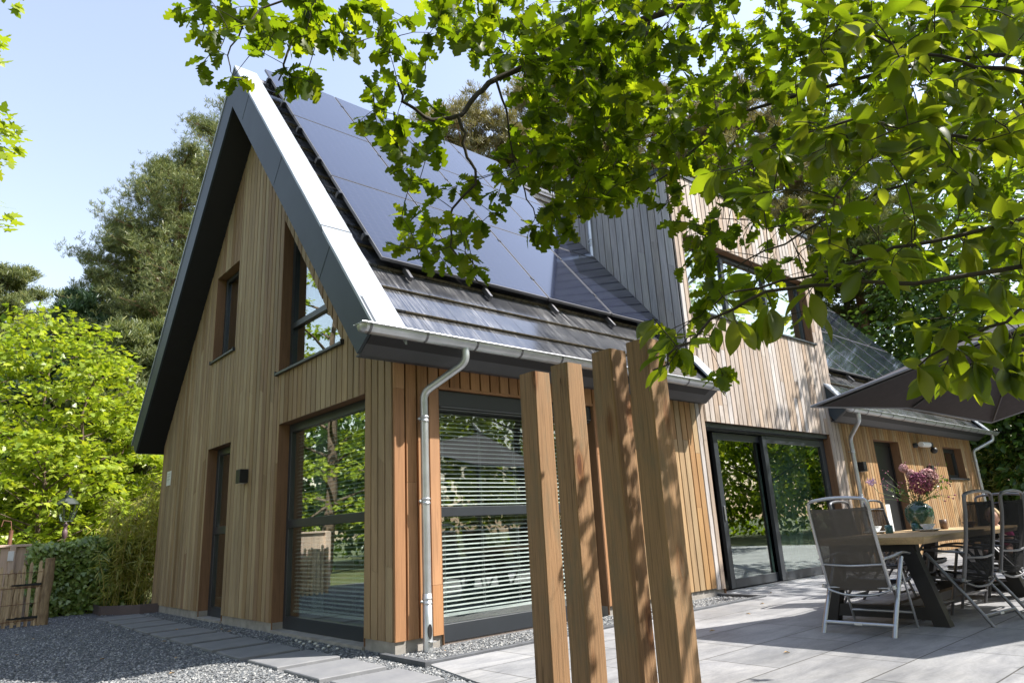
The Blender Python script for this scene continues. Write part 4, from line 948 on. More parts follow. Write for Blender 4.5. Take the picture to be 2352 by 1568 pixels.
# ------------------------------------------------------------------ overhanging trees near the camera (trunks stand to the right of the view)
def px(L, depth0, depth1=None):
    depth1 = depth1 or depth0; n = len(L); return [at(u, v, depth0+(depth1-depth0)*i/max(1, n-1)) for i, (u, v) in enumerate(L)]
def overhang(name, label, cat, trunk, limbs, blobs, tmpl, mat, size, per, depth, droop, seed, root, twr=.004, polys=()):
    r = np.random.default_rng(seed); t = empty(name, root, 0, label, cat)
    tr = MB(); tr.tube(trunk[0], trunk[1], 12); br = MB(); nodes = []
    for pts, r0, r1 in limbs:
        k = len(pts); P = []
        for i in range(k-1):
            a, b = np.array(pts[i]), np.array(pts[i+1])
            for s in range(3): P.append(a+(b-a)*s/3+(r.normal(0, .006, 3) if i else 0))
        P.append(np.array(pts[-1])); nodes += P
        br.tube([tuple(p) for p in P], list(np.linspace(r0, r1, len(P))), 7)
    NP = np.array(nodes); C = []
    for (u, v, rr_, cnt, d0, d1) in blobs:
        for _ in range(cnt):
            a = r.uniform(0, 6.283); q = rr_*math.sqrt(r.uniform(0, 1)); C.append(at(u+q*math.cos(a), v+q*math.sin(a), r.uniform(d0, d1)))
    for (poly, cnt, d0, d1, dens) in polys:
        xs = [p[0] for p in poly]; ys = [p[1] for p in poly]; got = 0
        while got < cnt:
            u, v = r.uniform(min(xs), max(xs)), r.uniform(min(ys), max(ys)); ins = False
            for i in range(len(poly)):
                (x1, y1), (x2, y2) = poly[i], poly[(i+1) % len(poly)]
                if (y1 > v) != (y2 > v) and u < (x2-x1)*(v-y1)/(y2-y1)+x1: ins = not ins
            if ins and r.uniform() < dens(u, v): C.append(at(u, v, d0+(d1-d0)*r.uniform()**1.0)); got += 1
            elif ins: got += .15
    C = np.array(C); P = []; D = []; NN = []; Sz = []; tw = MB()
    order = np.argsort([np.min(np.linalg.norm(NP-c, axis=1)) for c in C]); pool = NP.copy()
    for idx in order:
        c = C[idx]; d = np.linalg.norm(pool-c, axis=1); j = int(np.argmin(d)); dist = d[j]
        if dist < 4:
            pts = bez(pool[j], c, .06, 4, .06); q = max(.0016, min(twr, .0012+dist*.006)); tw.tube(pts, list(np.linspace(q, .0014, 4)), 4, False)
            pool = np.vstack([pool, np.array(pts[1:])]); dirn = c-np.array(pts[-2])
        else: dirn = r.normal(0, 1, 3)
        dirn = dirn/(np.linalg.norm(dirn)+1e-6); n = int(r.integers(per[0], per[1]+1))
        for k in range(n):
            w = r.normal(0, 1, 3); w -= w@dirn*dirn; w /= np.linalg.norm(w)+1e-6; ax = dirn*.55+w*.8+np.array([0, 0, -droop])
            P.append(c-dirn*r.uniform(0, .05)); D.append(ax); NN.append(np.array([0, 0, 1.0])+r.normal(0, .55, 3)+w*.2); Sz.append(size*r.uniform(.6, 1.2))
    tr.build('trunk', M['bark'], t); br.build('branch', M['bark_dark'], t); tw.build('twigs', M['bark_dark'], t)
    o = leaves('leaves', np.array(P), np.array(D), np.array(NN), np.array(Sz), tmpl, mat, t); o.location = tuple(-x for x in root)
    return t
oak_root = (2.2, -8.4, 0)
OT = [(2.2, -8.4, -.05), (2.25, -8.35, 1.2), (2.15, -8.2, 2.6), (2.0, -7.9, 4.2), (1.9, -7.6, 5.6)]
pA = px([(1700, -60), (1560, 20), (1330, 90), (1139, 182), (1096, 216), (1053, 264), (995, 278), (966, 262), (928, 235), (914, 192)], 3.3, 2.7)
pB = px([(1053, 269), (1067, 312), (1072, 360), (1091, 389), (1086, 427), (1038, 480), (1034, 528), (1036, 571), (1058, 605), (1120, 660)], 2.8, 2.7)
pC = px([(1100, -120), (900, -60), (740, -20), (690, 60), (650, 150), (640, 185)], 3.0, 2.7)
pD = px([(740, -30), (600, 20), (560, 60), (520, 130), (530, 165)], 2.9, 2.6)
pE = px([(1500, -40), (1480, 120), (1500, 260), (1420, 380), (1330, 500)], 3.6, 3.2)
pF = px([(2600, 100), (2200, 130), (1900, 200), (1700, 260), (1560, 380), (1480, 440)], 3.4, 3.4)
pG = px([(2700, 560), (2300, 640), (2000, 652), (1850, 660), (1700, 690), (1600, 760)], 2.5, 2.6)
pH = px([(1139, 182), (1160, 250), (1170, 330), (1210, 440), (1230, 500)], 3.0, 3.0)
pI = px([(2500, 250), (2200, 380), (1950, 470), (1800, 560), (1680, 620)], 3.2, 3.1)
tops = [np.array((1.95, -7.75, 5.0)), np.array((2.1, -8.1, 3.6))]
limbs = []
for p, r0, r1, src in ((pA, .021, .0045, 0), (pC, .011, .003, 0), (pE, .014, .004, 0), (pF, .017, .004, 0), (pI, .012, .003, 1)):
    limbs.append(([tuple(tops[src]), tuple(tops[src]*.5+np.array(p[0])*.5+np.array([0, 0, .3]))]+[tuple(q) for q in p], r0, r1))
for p, r0, r1 in ((pB, .0075, .0025), (pD, .005, .002), (pH, .006, .0025)): limbs.append(([tuple(q) for q in p], r0, r1))
d = (2.5, 3.2); dn_ = 1
oak_blobs = [(u, v, rr_, cnt, 2.5, 3.3) for (u, v, rr_, cnt) in [
 (430,25,30,2),(500,25,50,5),(490,80,40,4),(478,135,28,2),(530,185,14,2),(560,40,45,5),(610,50,50,7),(600,110,30,3),(660,80,50,8),(690,30,55,8),(745,50,55,8),(685,150,40,5),(655,182,22,2),(715,178,24,3),(785,100,35,4),(800,30,35,5),
 (880,20,40,4),(925,95,45,7),(980,50,50,5),(965,130,40,3),(930,190,35,4),(862,215,28,3),(828,260,22,2),(880,265,35,4),(920,300,40,5),(985,255,28,3),(960,340,40,5),(905,330,22,1),(1000,300,28,3),(925,380,25,2),
 (950,430,28,2),(1000,430,35,2),(960,490,38,3),(1010,500,40,3),(1062,440,36,3),(940,560,28,3),(985,570,38,5),(1045,555,35,4),(1095,480,50,4),(1130,420,50,4),(1075,600,20,2),(1105,625,16,2),(1035,618,14,1),
 (1060,30,60,9),(1110,80,60,6),(1180,60,80,10),(1280,80,100,22),(1190,170,60,8),(1270,200,80,14),(1240,310,60,10),(1200,400,60,10),(1290,400,70,12),(1230,490,50,7),(1300,510,50,7),(1150,340,36,3),(1360,300,90,16),(1400,150,110,26),(1390,430,55,9),(1440,380,50,7),
 (1560,480,45,5),(1620,550,60,8),(1700,480,60,8),(1600,700,40,4),(1640,640,50,6),(1740,640,50,6),(1560,620,18,1),(1545,760,30,2),(1570,830,35,3),(1640,880,30,3),(1610,580,26,2)]]
dr_poly = [(1330, -60), (1330, 500), (1420, 470), (1500, 440), (1560, 470), (1600, 560), (1680, 650), (1760, 700), (1900, 700), (2100, 640), (2352, 600), (2480, 500), (2480, -60)]
dens = lambda u, v: (1.0 if v < 430 else .34)*(1.0 if u < 1900 or v < 400 else .7)
overhang('oak_tree', 'oak with lobed leaves whose branches hang in from the top of the picture', 'tree', (OT, [.24, .2, .18, .15, .10]), limbs, oak_blobs, OAK, M['oak_leaf'], .088, (4, 6), None, .35, 21, oak_root, .005,
    polys=[(dr_poly, 560, 2.6, 3.6, dens), (dr_poly, 500, 3.6, 4.7, lambda u, v: 1.0 if v < 400 else .25), ([(1000, -50), (1050, 120), (1180, 160), (1330, 500), (1500, 440), (1500, -50)], 210, 3.3, 4.3, lambda u, v: 1)])
cr = (4.6, -8.0, 0); CT = [(4.6, -8.0, -.05), (4.5, -7.9, 1.4), (4.2, -7.6, 2.8), (4.0, -7.3, 4.2)]
q1 = px([(2700, 420), (2352, 500), (2150, 545), (2000, 590), (1850, 640), (1700, 665), (1640, 700)], 1.9, 2.1)
q2 = px([(2700, 600), (2352, 620), (2100, 650), (1920, 655), (1760, 665), (1640, 730), (1560, 800), (1500, 850)], 1.8, 1.9)
q3 = px([(2700, 150), (2352, 170), (2200, 150), (2060, 100), (1900, 60)], 2.0, 2.3)
q4 = px([(2700, 300), (2352, 330), (2150, 300), (1960, 270), (1780, 330), (1680, 400)], 2.1, 2.3)
q5 = px([(2700, 620), (2420, 660), (2300, 740), (2180, 790), (2110, 840)], 1.8, 1.9)
ctop = (4.1, -7.45, 3.4)
cl_ = [([ctop, tuple(np.array(ctop)*.5+np.array(q[0])*.5+np.array([0, 0, .2]))]+[tuple(p) for p in q], r0, .0025) for q, r0 in ((q1, .009), (q2, .009), (q3, .012), (q4, .010), (q5, .008))]
oval_blobs = [(u, v, rr_, cnt, 1.75, 2.3) for (u, v, rr_, cnt) in [
 (1500,720,14,1),(1535,790,25,2),(1525,860,16,1),(1590,770,25,2),(1650,760,30,2),(1720,740,35,2),(1790,700,40,2),(1850,700,30,2),(1680,690,40,1),(1770,390,50,4),(1740,420,40,1),(1850,320,70,8),(1960,340,60,7),(1980,300,50,6),(1780,480,60,2),(1650,400,40,1),
 (2130,850,26,3),(2180,830,34,5),(2240,850,34,5),(2310,850,34,4),(2350,800,30,4),(2180,760,40,4),(2290,760,45,5),(2120,700,50,3),(2230,690,50,4),(2330,660,50,5),
 (2060,420,80,8),(2200,350,90,12),(2330,300,80,12),(2250,500,80,10),(2100,560,60,6),(1900,480,70,4),(2330,520,70,9),(2100,200,80,9),(2250,150,80,9),(2000,120,80,8),(1850,130,70,6),(1920,30,60,5),(2150,30,60,5),(2330,30,60,6),(1880,600,50,4),(2000,640,50,4)]]
overhang('cherry_tree', 'tree with broad oval leaves reaching in from the right edge of the picture', 'tree', (CT, [.13, .11, .09, .06]), cl_, oval_blobs, OVAL, M['oval_leaf'], .098, (3, 5), None, .55, 33, cr, .004)
# out-of-frame crown added to shade the near leaves, shaped to spare the patio
r = np.random.default_rng(71); P = []
while len(P) < 260:
    q = np.array([r.uniform(-1.5, 7.5), r.uniform(-9.5, -4.2), r.uniform(4.2, 7.5)])
    gx_, gy_ = q[0]-.62*q[2], q[1]+.6*q[2]
    if gy_ < -4.5 or (gx_ < -.9 and gy_ < -2.0): P.append(q)
P = np.array(P); P = np.repeat(P, 26, 0)+r.normal(0, .26, (260*26, 3)); k = len(P)
ok = [o for o in COL.objects if o.name == 'oak_tree'][0]
o = leaves('leaves', P, r.normal(0, 1, (k, 3)), np.array([0, 0, 1.])+r.normal(0, .5, (k, 3)), .11*r.uniform(.6, 1.2, k), OAK, M['oak_leaf'], ok); o.location = tuple(-x for x in oak_root)
bt = empty('sky_blocker_tree', (-7.5, -8.5, 0), 0, 'added unseen tree behind and left of the view, its crown blocking sky light', 'tree')  # unseen tree, added to cut sky light on the posts and gable
b = MB(); b.tube([(-7.5, -8.5, -.1), (-7.4, -8.4, 2.2), (-7.0, -8.0, 4.5), (-6.6, -7.5, 6.5)], [.3, .25, .18, .08], 10)
b.build('trunk', M['bark'], bt)
r = np.random.default_rng(72); P = np.stack([r.uniform(-9.5, -4.1, 420), r.uniform(-10.5, -.5, 420), r.uniform(3.0, 7.2, 420)], 1)
b = MB()
for c in P[::14]: b.tube(bez((-6.8, -7.8, 4.8), c, .05), [.05, .04, .03, .02, .01], 5, False)
b.build('branches', M['bark'], bt)
P = np.repeat(P, 22, 0)+r.normal(0, .32, (420*22, 3)); k = len(P)
o = leaves('crown', P, r.normal(0, 1, (k, 3)), np.array([0, 0, 1.])+r.normal(0, .5, (k, 3)), .24*r.uniform(.6, 1.2, k), OVAL2, M['oak_leaf'], bt); o.location = (7.5, 8.5, 0)
# loose dry leaves and white pebbles
dl = MB(); 
for (x, y) in ((-1.7, 2.2), (-1.25, 1.6), (-2.2, 3.4), (-1.0, 2.9), (-.28, 3.3), (-.3, 3.0), (-1.9, 4.8), (1.2, -.9), (2.9, -3.9), (.3, -.3), (2.2, -1.6), (4.1, -1.0), (1.6, -2.6), (3.3, -1.3), (.9, -1.9), (5.2, -.5), (-1.5, .8), (-.6, 3.9), (-2.4, 5.2)):
    a = random.uniform(0, 6.28); s = .028; c, sn = math.cos(a)*s, math.sin(a)*s
    b = MB(); b.add([(-c, -sn, .0), (sn*.5, -c*.5, .012), (c, sn, .006), (-sn*.5, c*.5, .014)], [(0, 1, 2), (0, 2, 3)]); o = b.build('fallen_leaf', M['dry_leaf']); o.location = (x, y, .016)
    tag(o, 'small curled dry brown leaf lying on the ground', 'leaf', 'fallen leaves on the gravel and paving')
for (x, y) in ((-.14, 1.6), (-.17, 1.45), (-.10, 1.38), (-.2, 1.3), (-.13, 1.2), (-.18, 1.05), (-.12, .95), (-.22, .85), (-.15, .72)):
    b = MB(); b.ball((0, 0, .012), .02, 8, 6, (1, .8, .6)); o = b.build('pebble', M['pebble']); o.location = (x, y, .0); o.rotation_euler = (0, 0, random.uniform(0, 3)); tag(o, 'small white pebble on the chippings below the big gable window', 'pebble', 'white pebbles below the gable window')

# ------------------------------------------------------------------ background trees
def broad_tree(name, label, group, x, y, h, R, n, leaf, tmpl, mat, barkm='bark', seed=1, low=.25, squash=.8, clumps=26, droop=.35, trunk_r=None, spread=.24):
    r = np.random.default_rng(seed); t = empty(name, (x, y, 0), 0, label, 'tree', group); tr = trunk_r or h*.018
    tb_ = MB(); T = [(0, 0, -.1)]+[(r.normal(0, .02*h), r.normal(0, .02*h), h*f) for f in (.25, .5, .72, .9)]; tb_.tube(T, [tr*1.2, tr, tr*.8, tr*.5, tr*.2], 8); tb_.build('trunk', M[barkm], t, rel=True)
    C = []; bb = MB()
    for k in range(clumps):
        f = low+(1-low)*(k+.5)/clumps; a = k*2.4+r.uniform(-.4, .4); prof = math.sin(math.pi*min(1, (f-low)/(1-low)*.85+.12))**.7
        rr_ = R*prof*r.uniform(.45, 1.0); c = np.array([rr_*math.cos(a), rr_*math.sin(a), h*f]); C.append((c, R*spread*r.uniform(.8, 1.3)))
        z0 = max(.2*h, h*f-rr_*.5); i = min(3, int(z0/h/.25)); base = np.array(T[i+1])*0+np.array([T[i+1][0], T[i+1][1], z0]); bb.tube(bez(base, c, .08), list(np.linspace(tr*.35, tr*.06, 5)), 5, False)
    bb.build('branches', M[barkm], t, rel=True)
    per = n//clumps; P = []; D = []; Nn = []
    for c, cr_ in C:
        v = r.normal(0, 1, (per, 3)); v /= np.linalg.norm(v, axis=1, keepdims=True); q = v*(r.uniform(.15, 1, (per, 1))**.45)*cr_*np.array([1.15, 1.15, squash*.62])
        P.append(c+q); d_ = v*np.array([1, 1, .3]); d_[:, 2] -= droop; D.append(d_+r.normal(0, .35, (per, 3))); Nn.append(np.array([0, 0, 1.])+r.normal(0, .5, (per, 3)))
    P = np.concatenate(P); D = np.concatenate(D); Nn = np.concatenate(Nn)
    leaves('crown', P, D, Nn, leaf*r.uniform(.6, 1.25, len(P)), tmpl, mat, t); return t
def pine(name, label, group, x, y, h, R, low, n, mat='pine_needle', seed=1, nl=.15, conic=.5, lean=0, barkm='bark_pine', whorl=22, tr=None):
    r = np.random.default_rng(seed); t = empty(name, (x, y, 0), 0, label, 'tree', group); tr = tr or h*.016
    tb_ = MB(); T = [(lean*h*f, .01*h*math.sin(f*7), h*f-.1*(f == 0)) for f in (0, .2, .4, .6, .8, .97)]; tb_.tube(T, [tr*1.3, tr, tr*.85, tr*.65, tr*.4, tr*.1], 9); tb_.build('trunk', M[barkm], t, rel=True)
    bb = MB(); TP = []; TD = []
    nb = whorl*3
    for k in range(nb):
        f = low+(1-low)*((k+.5)/nb); a = k*2.399+r.uniform(-.3, .3); g_ = (1-(f-low)/(1-low)); L = R*(conic*g_+(1-conic)*math.sin(math.pi*min(1, g_*.8+.15)))*r.uniform(.6, 1.08)+.25
        b0 = np.array([lean*h*f, 0, h*f]); e = b0+np.array([math.cos(a)*L, math.sin(a)*L, L*r.uniform(.0, .38)]); pts = bez(b0, e, -.08, 6, .05); bb.tube(pts, list(np.linspace(tr*.17, tr*.03, 6)), 5, False)
        m = max(3, int(2.8*n/nb/9)); q = np.array(pts)
        for j in range(m):
            s = r.uniform(.30, 1.03); i = min(4, int(s*5)); p = q[i]+(q[min(5, i+1)]-q[i])*(s*5-i); side = r.normal(0, 1, 3)*min(L, 3)*.17*np.array([1, 1, .55]); side[2] = abs(side[2])*.9-.03
            c = p+side; w = r.normal(0, 1, (9, 3))*.15*np.array([1, 1, .7]); TP.append(c+w)
            bb.tube([tuple(p), tuple(c)], tr*.02, 3, False)
    bb.build('branches', M[barkm], t, rel=True)
    TP = np.concatenate(TP); k = len(TP); P = []; D = []
    for i in range(12):
        P.append(TP+r.normal(0, .02, (k, 3))); d_ = r.normal(0, .8, (k, 3)); d_[:, 2] = np.abs(d_[:, 2])*.8+.45; D.append(d_)
    P = np.concatenate(P); D = np.concatenate(D)
    leaves('crown', P, D, r.normal(0, 1, (len(P), 3)), nl*r.uniform(.7, 1.3, len(P)), NEED, M[mat], t); return t
def az(u, v, dist):
    d_ = cF+cR*(u-1176)/FPX-cU*(v-784)/FPX; d_ = d_/np.hypot(d_[0], d_[1]); return CAM+d_*dist
def height_at(u, v, dist): return az(u, v, dist)[2]
def base(u, v, dist): p = az(u, v, dist); return p[0], p[1]
G1 = 'tall pines behind the house'
x, y = base(520, 600, 25); pine('pine_tree', 'tall bluish pine right behind the left slope of the gable roof', G1, x, y, height_at(520, 290, 25), 3.6, .22, 7000, seed=2, nl=.13, conic=.25, whorl=26)
x, y = base(400, 600, 24); pine('pine_tree', 'broad pine left of the gable with its crown stepping down to the left', G1, x, y, height_at(400, 365, 24), 2.9, .20, 6000, seed=3, nl=.13, conic=.35, whorl=24)
x, y = base(300, 600, 25); pine('pine_tree', 'bluish pine half way down the slope of tree tops left of the gable', G1, x, y, height_at(300, 540, 25), 2.6, .18, 5000, seed=4, nl=.13, conic=.5, whorl=20)
x, y = base(190, 700, 24); pine('spruce_tree', 'dark spruce with hanging twigs between the pines and the bright maple', G1, x, y, height_at(195, 690, 24), 2.2, .08, 4500, 'spruce_needle', 5, .19, .85, barkm='bark_dark', whorl=20)
x, y = base(10, 700, 34); pine('pine_tree', 'small distant pine at the left edge of the picture', G1, x, y, height_at(15, 625, 34), 1.9, .35, 3200, 'pine_needle', 7, .2, .3, whorl=16)
x, y = base(320, 900, 21); pine('spruce_tree', 'shaded conifer low behind the maple beside the gable', G1, x, y, height_at(320, 760, 21), 2.4, .05, 4200, 'pine_needle', 8, .18, .7, barkm='bark_dark', whorl=18)
for i, (u, v, ds, R, lb, mt) in enumerate([(1070, 285, 27, 3.4, 'pine with a light brownish crown just above the solar panels', 'pine_dry'), (1260, 210, 26, 4.0, 'pine seen between the oak leaves above the middle of the roof', 'pine_dry'), (1440, 190, 27, 3.8, 'pine standing behind the dormer left corner', 'pine_dry'), (1680, 250, 26, 3.8, 'pine standing behind the dormer roof', 'pine_dry'), (1900, 330, 30, 4.2, 'pine with a forked trunk behind the wing ridge', 'pine_needle')]):
    x, y = base(u, v, ds); pine('pine_tree', lb, G1, x, y, height_at(u, v, ds), R, .5, 3000, mt, 20+i, .22, .2, whorl=15)
# bright young maples on the left
G2 = 'bright young trees beyond the hedge'
for i, (u, v, ds, R, n, lb) in enumerate([(140, 735, 19.0, 2.5, 5200, 'bright yellow green maple whose top reaches halfway up the gable'), (225, 800, 17.0, 1.25, 2500, 'young yellow green maple close to the left roof edge'), (-10, 790, 18.5, 2.3, 3200, 'yellow green tree cut off by the left picture edge'), (300, 960, 17.5, 1.2, 3200, 'low bright maple just left of the gable wall'), (110, 1000, 16.2, 1.6, 2600, 'low bright maple behind the street lantern')]):
    x, y = base(u, v, ds); broad_tree('maple_tree', lb, G2, x, y, height_at(u, v, ds), R, n, .13, STAR, M['maple_leaf'], 'bark', 40+i, .22, .55, 34, .25, .05, .26)
b_ = at(-425, 0, 6.3)
t = broad_tree('maple_tree', 'leafy tree showing only its leaf tips at the top left edge', G2, b_[0], b_[1], b_[2]*1.32, 1.75, 5200, .12, STAR, M['maple_leaf'], 'bark', 61, .50, .8, 26, .25, .06, .25)
# woods to the right behind the wing
G3 = 'woodland trees behind the wing'
for i, (u, v, ds, R, n, lb) in enumerate([(1950, 520, 30, 4.0, 5200, 'dark green tree right behind the wing ridge'), (2080, 420, 34, 4.5, 5200, 'tall dark tree rising above the wing panels'), (2230, 430, 28, 4.5, 6000, 'broad dark tree above the parasol'), (2400, 380, 26, 4.5, 5200, 'dark tree at the right picture edge above the parasol'), (2140, 640, 29, 3.4, 5600, 'round bushy dark tree directly behind the end of the wing roof'), (2300, 800, 28, 3.4, 5200, 'low dark tree filling the gap under the parasol'), (2430, 900, 27, 3.2, 4600, 'dark shrub like tree at the right edge below the parasol'), (1800, 420, 33, 4.0, 4200, 'dark tree behind the right corner of the dormer')]):
    x, y = base(u, v, ds); broad_tree('woodland_tree', lb, G3, x, y, height_at(u, v, ds), R, n, .26, OVAL2, M['forest_leaf'], 'bark_dark', 80+i, .12, .9, 34, .3, None, .26)
x, y = base(2330, 1100, 26); broad_tree('laurel_bush', 'feathery green bush right of the wing corner', None, x, y, 2.6, 1.9, 3800, .2, GRASS, M['bamboo_leaf'], 'bark_dark', 95, .05, 1, 20, .1, .03, .3)
wd = []; r = np.random.default_rng(77)
def stuff_wood(name, lbl, boxes, n, leaf, mat, seed):
    r = np.random.default_rng(seed); P = []
    for (x0, x1, y0, y1, z0, z1, k) in boxes:
        cl = max(6, k//160); c = np.stack([r.uniform(x0, x1, cl), r.uniform(y0, y1, cl), z0+(z1-z0)*r.uniform(0, 1, cl)**.8], 1)
        idx = r.integers(0, cl, k); v = r.normal(0, 1, (k, 3))*np.array([.9, .9, .55]); P.append(c[idx]+v)
    P = np.concatenate(P); P[:, 2] = np.abs(P[:, 2]); k = len(P); D = r.normal(0, 1, (k, 3)); D[:, 2] -= .3
    o = leaves(name, P, D, np.array([0, 0, 1.])+r.normal(0, .6, (k, 3)), leaf*r.uniform(.6, 1.3, k), OVAL2, M[mat], None); tag(o, lbl, 'woodland', kind='stuff'); return o
x, y = base(150, 1000, 24); x2, y2 = base(2350, 1000, 36)
stuff_wood('far_woodland', 'mass of far woodland foliage closing the view behind the trees', [(-16, 2, 17, 22, 0, 6.5, 11000), (22, 44, 2, 22, 0, 10, 16000), (24, 44, -14, 3, 0, 9, 9000)], 0, .34, 'forest_leaf', 5)
# garden trees behind the camera, seen only as reflections in the glass
stuff_wood('garden_woodland', 'mass of garden trees mirrored in the window panes', [(-6, 14, -19, -14, 0, 7.5, 12000), (14, 50, -17, -12, 0, 9, 30000), (-19, -13, 4, 30, 0, 7, 16000)], 0, .34, 'oak_leaf', 6)
for i, (x, y, h) in enumerate([(12, -11.5, 7.5), (19, -11, 8), (3, -14, 7), (26, -10.5, 8.5), (34, -11, 8)]):
    broad_tree('garden_tree', 'green garden tree beyond the patio, mirrored in the sliding door', 'garden trees beyond the patio', x, y, h, 2.8, 2800, .26, OVAL2, M['maple_leaf'], 'bark_dark', 130+i, .15, .9, 22)
for i, (x, y, h) in enumerate([(-7.5, 10.5, 6.6), (-8.5, 14, 8.5), (-6.2, 14.5, 10.0), (-9.5, 8, 6.0), (-5.4, 17.5, 9.0)]):
    broad_tree('garden_maple', 'bright maple beside the drive, mirrored in the gable windows', 'maples beside the drive', x, y, h, 2.3, 3200, .16, STAR, M['maple_leaf'], 'bark', 150+i, .1, .6, 26)
# tree beyond the patio that dapples the garden wall
broad_tree('shade_tree', 'light crowned tree to the right of the patio casting dappled shade', None, 11.9, -4.9, 9.5, 2.9, 2300, .20, OVAL2, M['oak_leaf'], 'bark', 170, .52, .9, 26, .3, .14, .2)

# ------------------------------------------------------------------ hedge, bamboo, fences, lantern
hg = empty('ivy_hedge', (-1.05, 8.45, 0), 0, 'clipped hedge covered with glossy ivy between the fence and the bamboo', 'hedge')
k = 5200; r = np.random.default_rng(8); face = r.uniform(0, 1, k)
X = r.uniform(-1.58, .05, k); Z = r.uniform(.0, 1.12, k); Y = np.where(face < .72, 8.17+r.normal(0, .035, k), r.uniform(8.17, 8.7, k)); Z = np.where(face < .72, Z, 1.10+.05*np.sin(X*6)+r.normal(0, .035, k)); L_ = (face > .93); X = np.where(L_, -1.56+r.normal(0, .03, k), X); Z = np.where(L_, r.uniform(0.35, 1.1, k), Z)
P = np.stack([X, Y, Z], 1)-np.array([-1.05, 8.45, 0]); D = r.normal(0, .5, (k, 3))+np.array([0, -.3, -.7]); Nn = np.array([0, -.8, .6])+r.normal(0, .35, (k, 3))
leaves('ivy_leaves', P, D, Nn, .075*r.uniform(.6, 1.25, k), STAR, M['ivy_leaf'], hg)
m_ = MB(); m_.box(-1.53, .04, 8.25, 8.65, 0, 1.05); m_.build('hedge_core', M['bark_dark'], hg)
bm = empty('bamboo_clump', (-.1, 8.1, 0), 0, 'thin leaved golden bamboo clump at the house corner', 'bamboo')
cn = MB(); P = []; D = []; r = np.random.default_rng(12)
for i in range(46):
    bx_, by_ = r.uniform(-.50, .42), r.uniform(-.35, .5); hh = r.uniform(1.1, 2.35)*(1-.35*abs(bx_-.1)); tx, ty = r.normal(-.04, .16), r.normal(-.05, .12)
    pts = [(bx_, by_, 0), (bx_+tx*.35, by_+ty*.35, hh*.5), (bx_+tx*1.3, by_+ty*1.3, hh)]; cn.tube(pts, [.008, .006, .002], 5, False)
    m = int(hh*95)
    for j in range(m):
        s = r.uniform(.15, 1.02); p = np.array([bx_+tx*1.2*s*s, by_+ty*1.2*s*s, hh*s])+r.normal(0, .055, 3); P.append(p); d_ = r.normal(0, 1, 3); d_[2] = -.5+r.normal(0, .5); D.append(d_)
cn.build('cane', M['bamboo_cane'], bm, rel=True); P = np.array(P); leaves('bamboo_leaves', P, np.array(D), np.array([0, -.3, 1.])+rnd(len(P), .5), .15*rng.uniform(.6, 1.3, len(P)), GRASS, M['bamboo_leaf'], bm)
fn = empty('board_fence', (-2.5, 8.62, 0), 0, 'pinkish board fence with a flat cap rail left of the ivy hedge', 'fence')
m_ = MB(); u = -3.35
while u < -1.55: m_.box(u, u+.165, 8.61, 8.63, .02, 1.09, .003); u += .172
m_.build('board', M['fence_wood'], fn); m_ = MB(); m_.box(-3.38, -1.5, 8.57, 8.67, 1.092, 1.13, .004); m_.build('cap_rail', M['fence_wood'], fn)
m_ = MB(); m_.box(-1.86, -1.78, 8.55, 8.61, .0, 1.09, .004); m_.build('fence_post', M['fence_wood'], fn); m_ = MB(); m_.box(-3.40, -3.28, 8.55, 8.68, 0, 1.12, .004); m_.build('fence_post', M['fence_wood'], fn)
m_ = MB(); m_.box(-1.88, -1.80, 8.54, 8.55, .88, 1.03, .003); m_.build('notice_board', M['plastic_white'], fn)
m_ = MB(); m_.tube([(-1.86, 8.75, 1.0), (-1.86, 8.75, 1.36)], .03, 8); m_.tube([(-1.86, 8.75, 1.36), (-1.88, 8.75, 1.5), (-1.98, 8.75, 1.52), (-2.0, 8.75, 1.42)], .008, 6)
o = m_.build('hook_post', M['rust']); tag(o, 'rusty post with a curved hook just above the board fence', 'post')
pg_ = empty('paling_gate', (-1.55, 6.95, 0), 0, 'rustic chestnut paling gate with black strap hinges and a barky post', 'gate')
r_ = random.Random(5); u = -2.55
while u < -1.66:
    h = r_.uniform(.74, .88); b = MB(); tl = r_.uniform(-.02, .02); b.prism([(u, .0), (u+.042, .0), (u+.040+tl, h-.03), (u+.02+tl, h), (u+tl, h-.03)], 'y', 6.92, 6.945); b.build('pale', M['stake_wood'], pg_); u += r_.uniform(.078, .10)
for z in (.08, .30, .52, .72):
    b = MB(); b.tube([(-2.55, 6.915, z+.01), (-2.1, 6.912, z-.004), (-1.6, 6.915, z)], .0035, 4); b.build('wire', M['rust'], pg_)
for z in (.11, .55):
    b = MB(); b.box(-2.55, -1.62, 6.946, 6.985, z-.05, z+.0, .004); b.build('rail', M['stake_wood'], pg_)
    b = MB(); b.prism([(-1.60, z-.015), (-1.60, z+.02), (-1.92, z+.012), (-1.97, z+.002), (-1.92, z-.008)], 'y', 6.985, 6.995); b.prism([(-1.60, z-.015), (-1.60, z+.02), (-1.92, z+.012), (-1.97, z+.002), (-1.92, z-.008)], 'y', 6.905, 6.917); build_parts(b, 'strap_hinge', M['black_steel'], pg_)
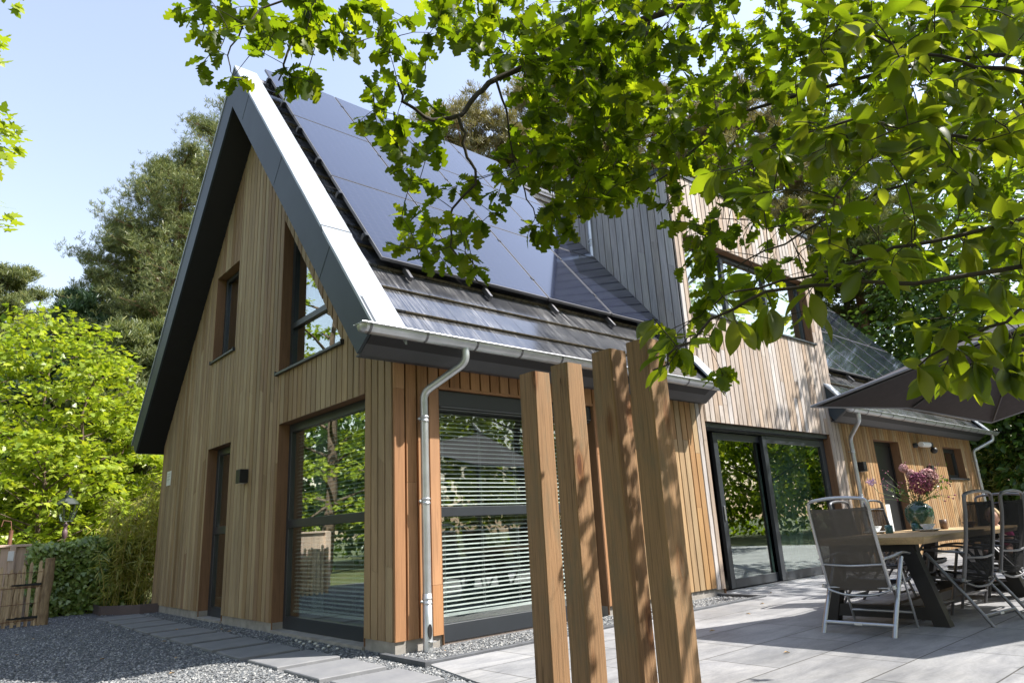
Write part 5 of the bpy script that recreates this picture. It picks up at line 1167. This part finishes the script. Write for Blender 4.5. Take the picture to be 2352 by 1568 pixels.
b = MB(); b.tube([(-1.53, 6.93, -.02), (-1.545, 6.93, .3), (-1.52, 6.935, .6), (-1.525, 6.93, .90)], [.072, .068, .066, .060], 12); b.build('gate_post', M['barky_wood'], pg_)
b = MB(); b.tube([(-1.62, 6.94, -.02), (-1.63, 6.94, .4), (-1.60, 6.94, .76)], [.03, .03, .025], 8); b.build('gate_post', M['stake_wood'], pg_)
st_ = empty('log_screen', (-2.2, 7.45, 0), 0, 'row of split upright logs in the sun behind the paling gate', 'fence')
u = -2.75
while u < -1.74:
    h = r_.uniform(.62, .80); b = MB(); w_ = r_.uniform(.03, .045); b.tube([(u, 7.45, -.02), (u+.005, 7.45, h*.5), (u, 7.45, h)], w_, 7); b.build('log', M['stake_wood'], st_); u += w_*2+.006
ln = empty('garden_lantern', (-1.0, 9.5, 0), 0, 'old fashioned glass lantern on a cast iron post behind the hedge', 'lantern')
b = MB(); b.lathe([(.05, 0), (.05, .3), (.03, .34), (.022, .5), (.022, 1.2), (.035, 1.22), (.045, 1.28), (.045, 1.34), (.028, 1.36), (.03, 1.42), (.05, 1.45), (.02, 1.47), (.018, 1.50)], (-1.0, 9.5, 0), 12); b.build('lantern_post', M['lantern_post'], ln)
b = MB()
for i in range(6):
    a, a2 = i*math.pi/3, (i+1)*math.pi/3; p = lambda r, z, a: (-1.0+r*math.cos(a), 9.5+r*math.sin(a), z)
    b.tube([p(.09, 1.50, a), p(.18, 1.80, a)], .008, 4); b.tube([p(.18, 1.80, a), p(.18, 1.80, a2)], .011, 4); b.tube([p(.09, 1.50, a), p(.09, 1.50, a2)], .009, 4)
b.lathe([(.20, 1.80), (.10, 1.90), (.065, 1.91), (.07, 1.97), (.03, 2.0), (.018, 2.08), (0, 2.10)], (-1.0, 9.5, 0), 6, False); b.build('lantern_frame', M['lantern_metal'], ln)
b = MB()
for i in range(6):
    a, a2 = i*math.pi/3, (i+1)*math.pi/3; b.add([p(.089, 1.505, a), p(.089, 1.505, a2), p(.178, 1.798, a2), p(.178, 1.798, a)], [(0, 1, 2, 3)])
b.build('lantern_glass', M['glass_clear'], ln)
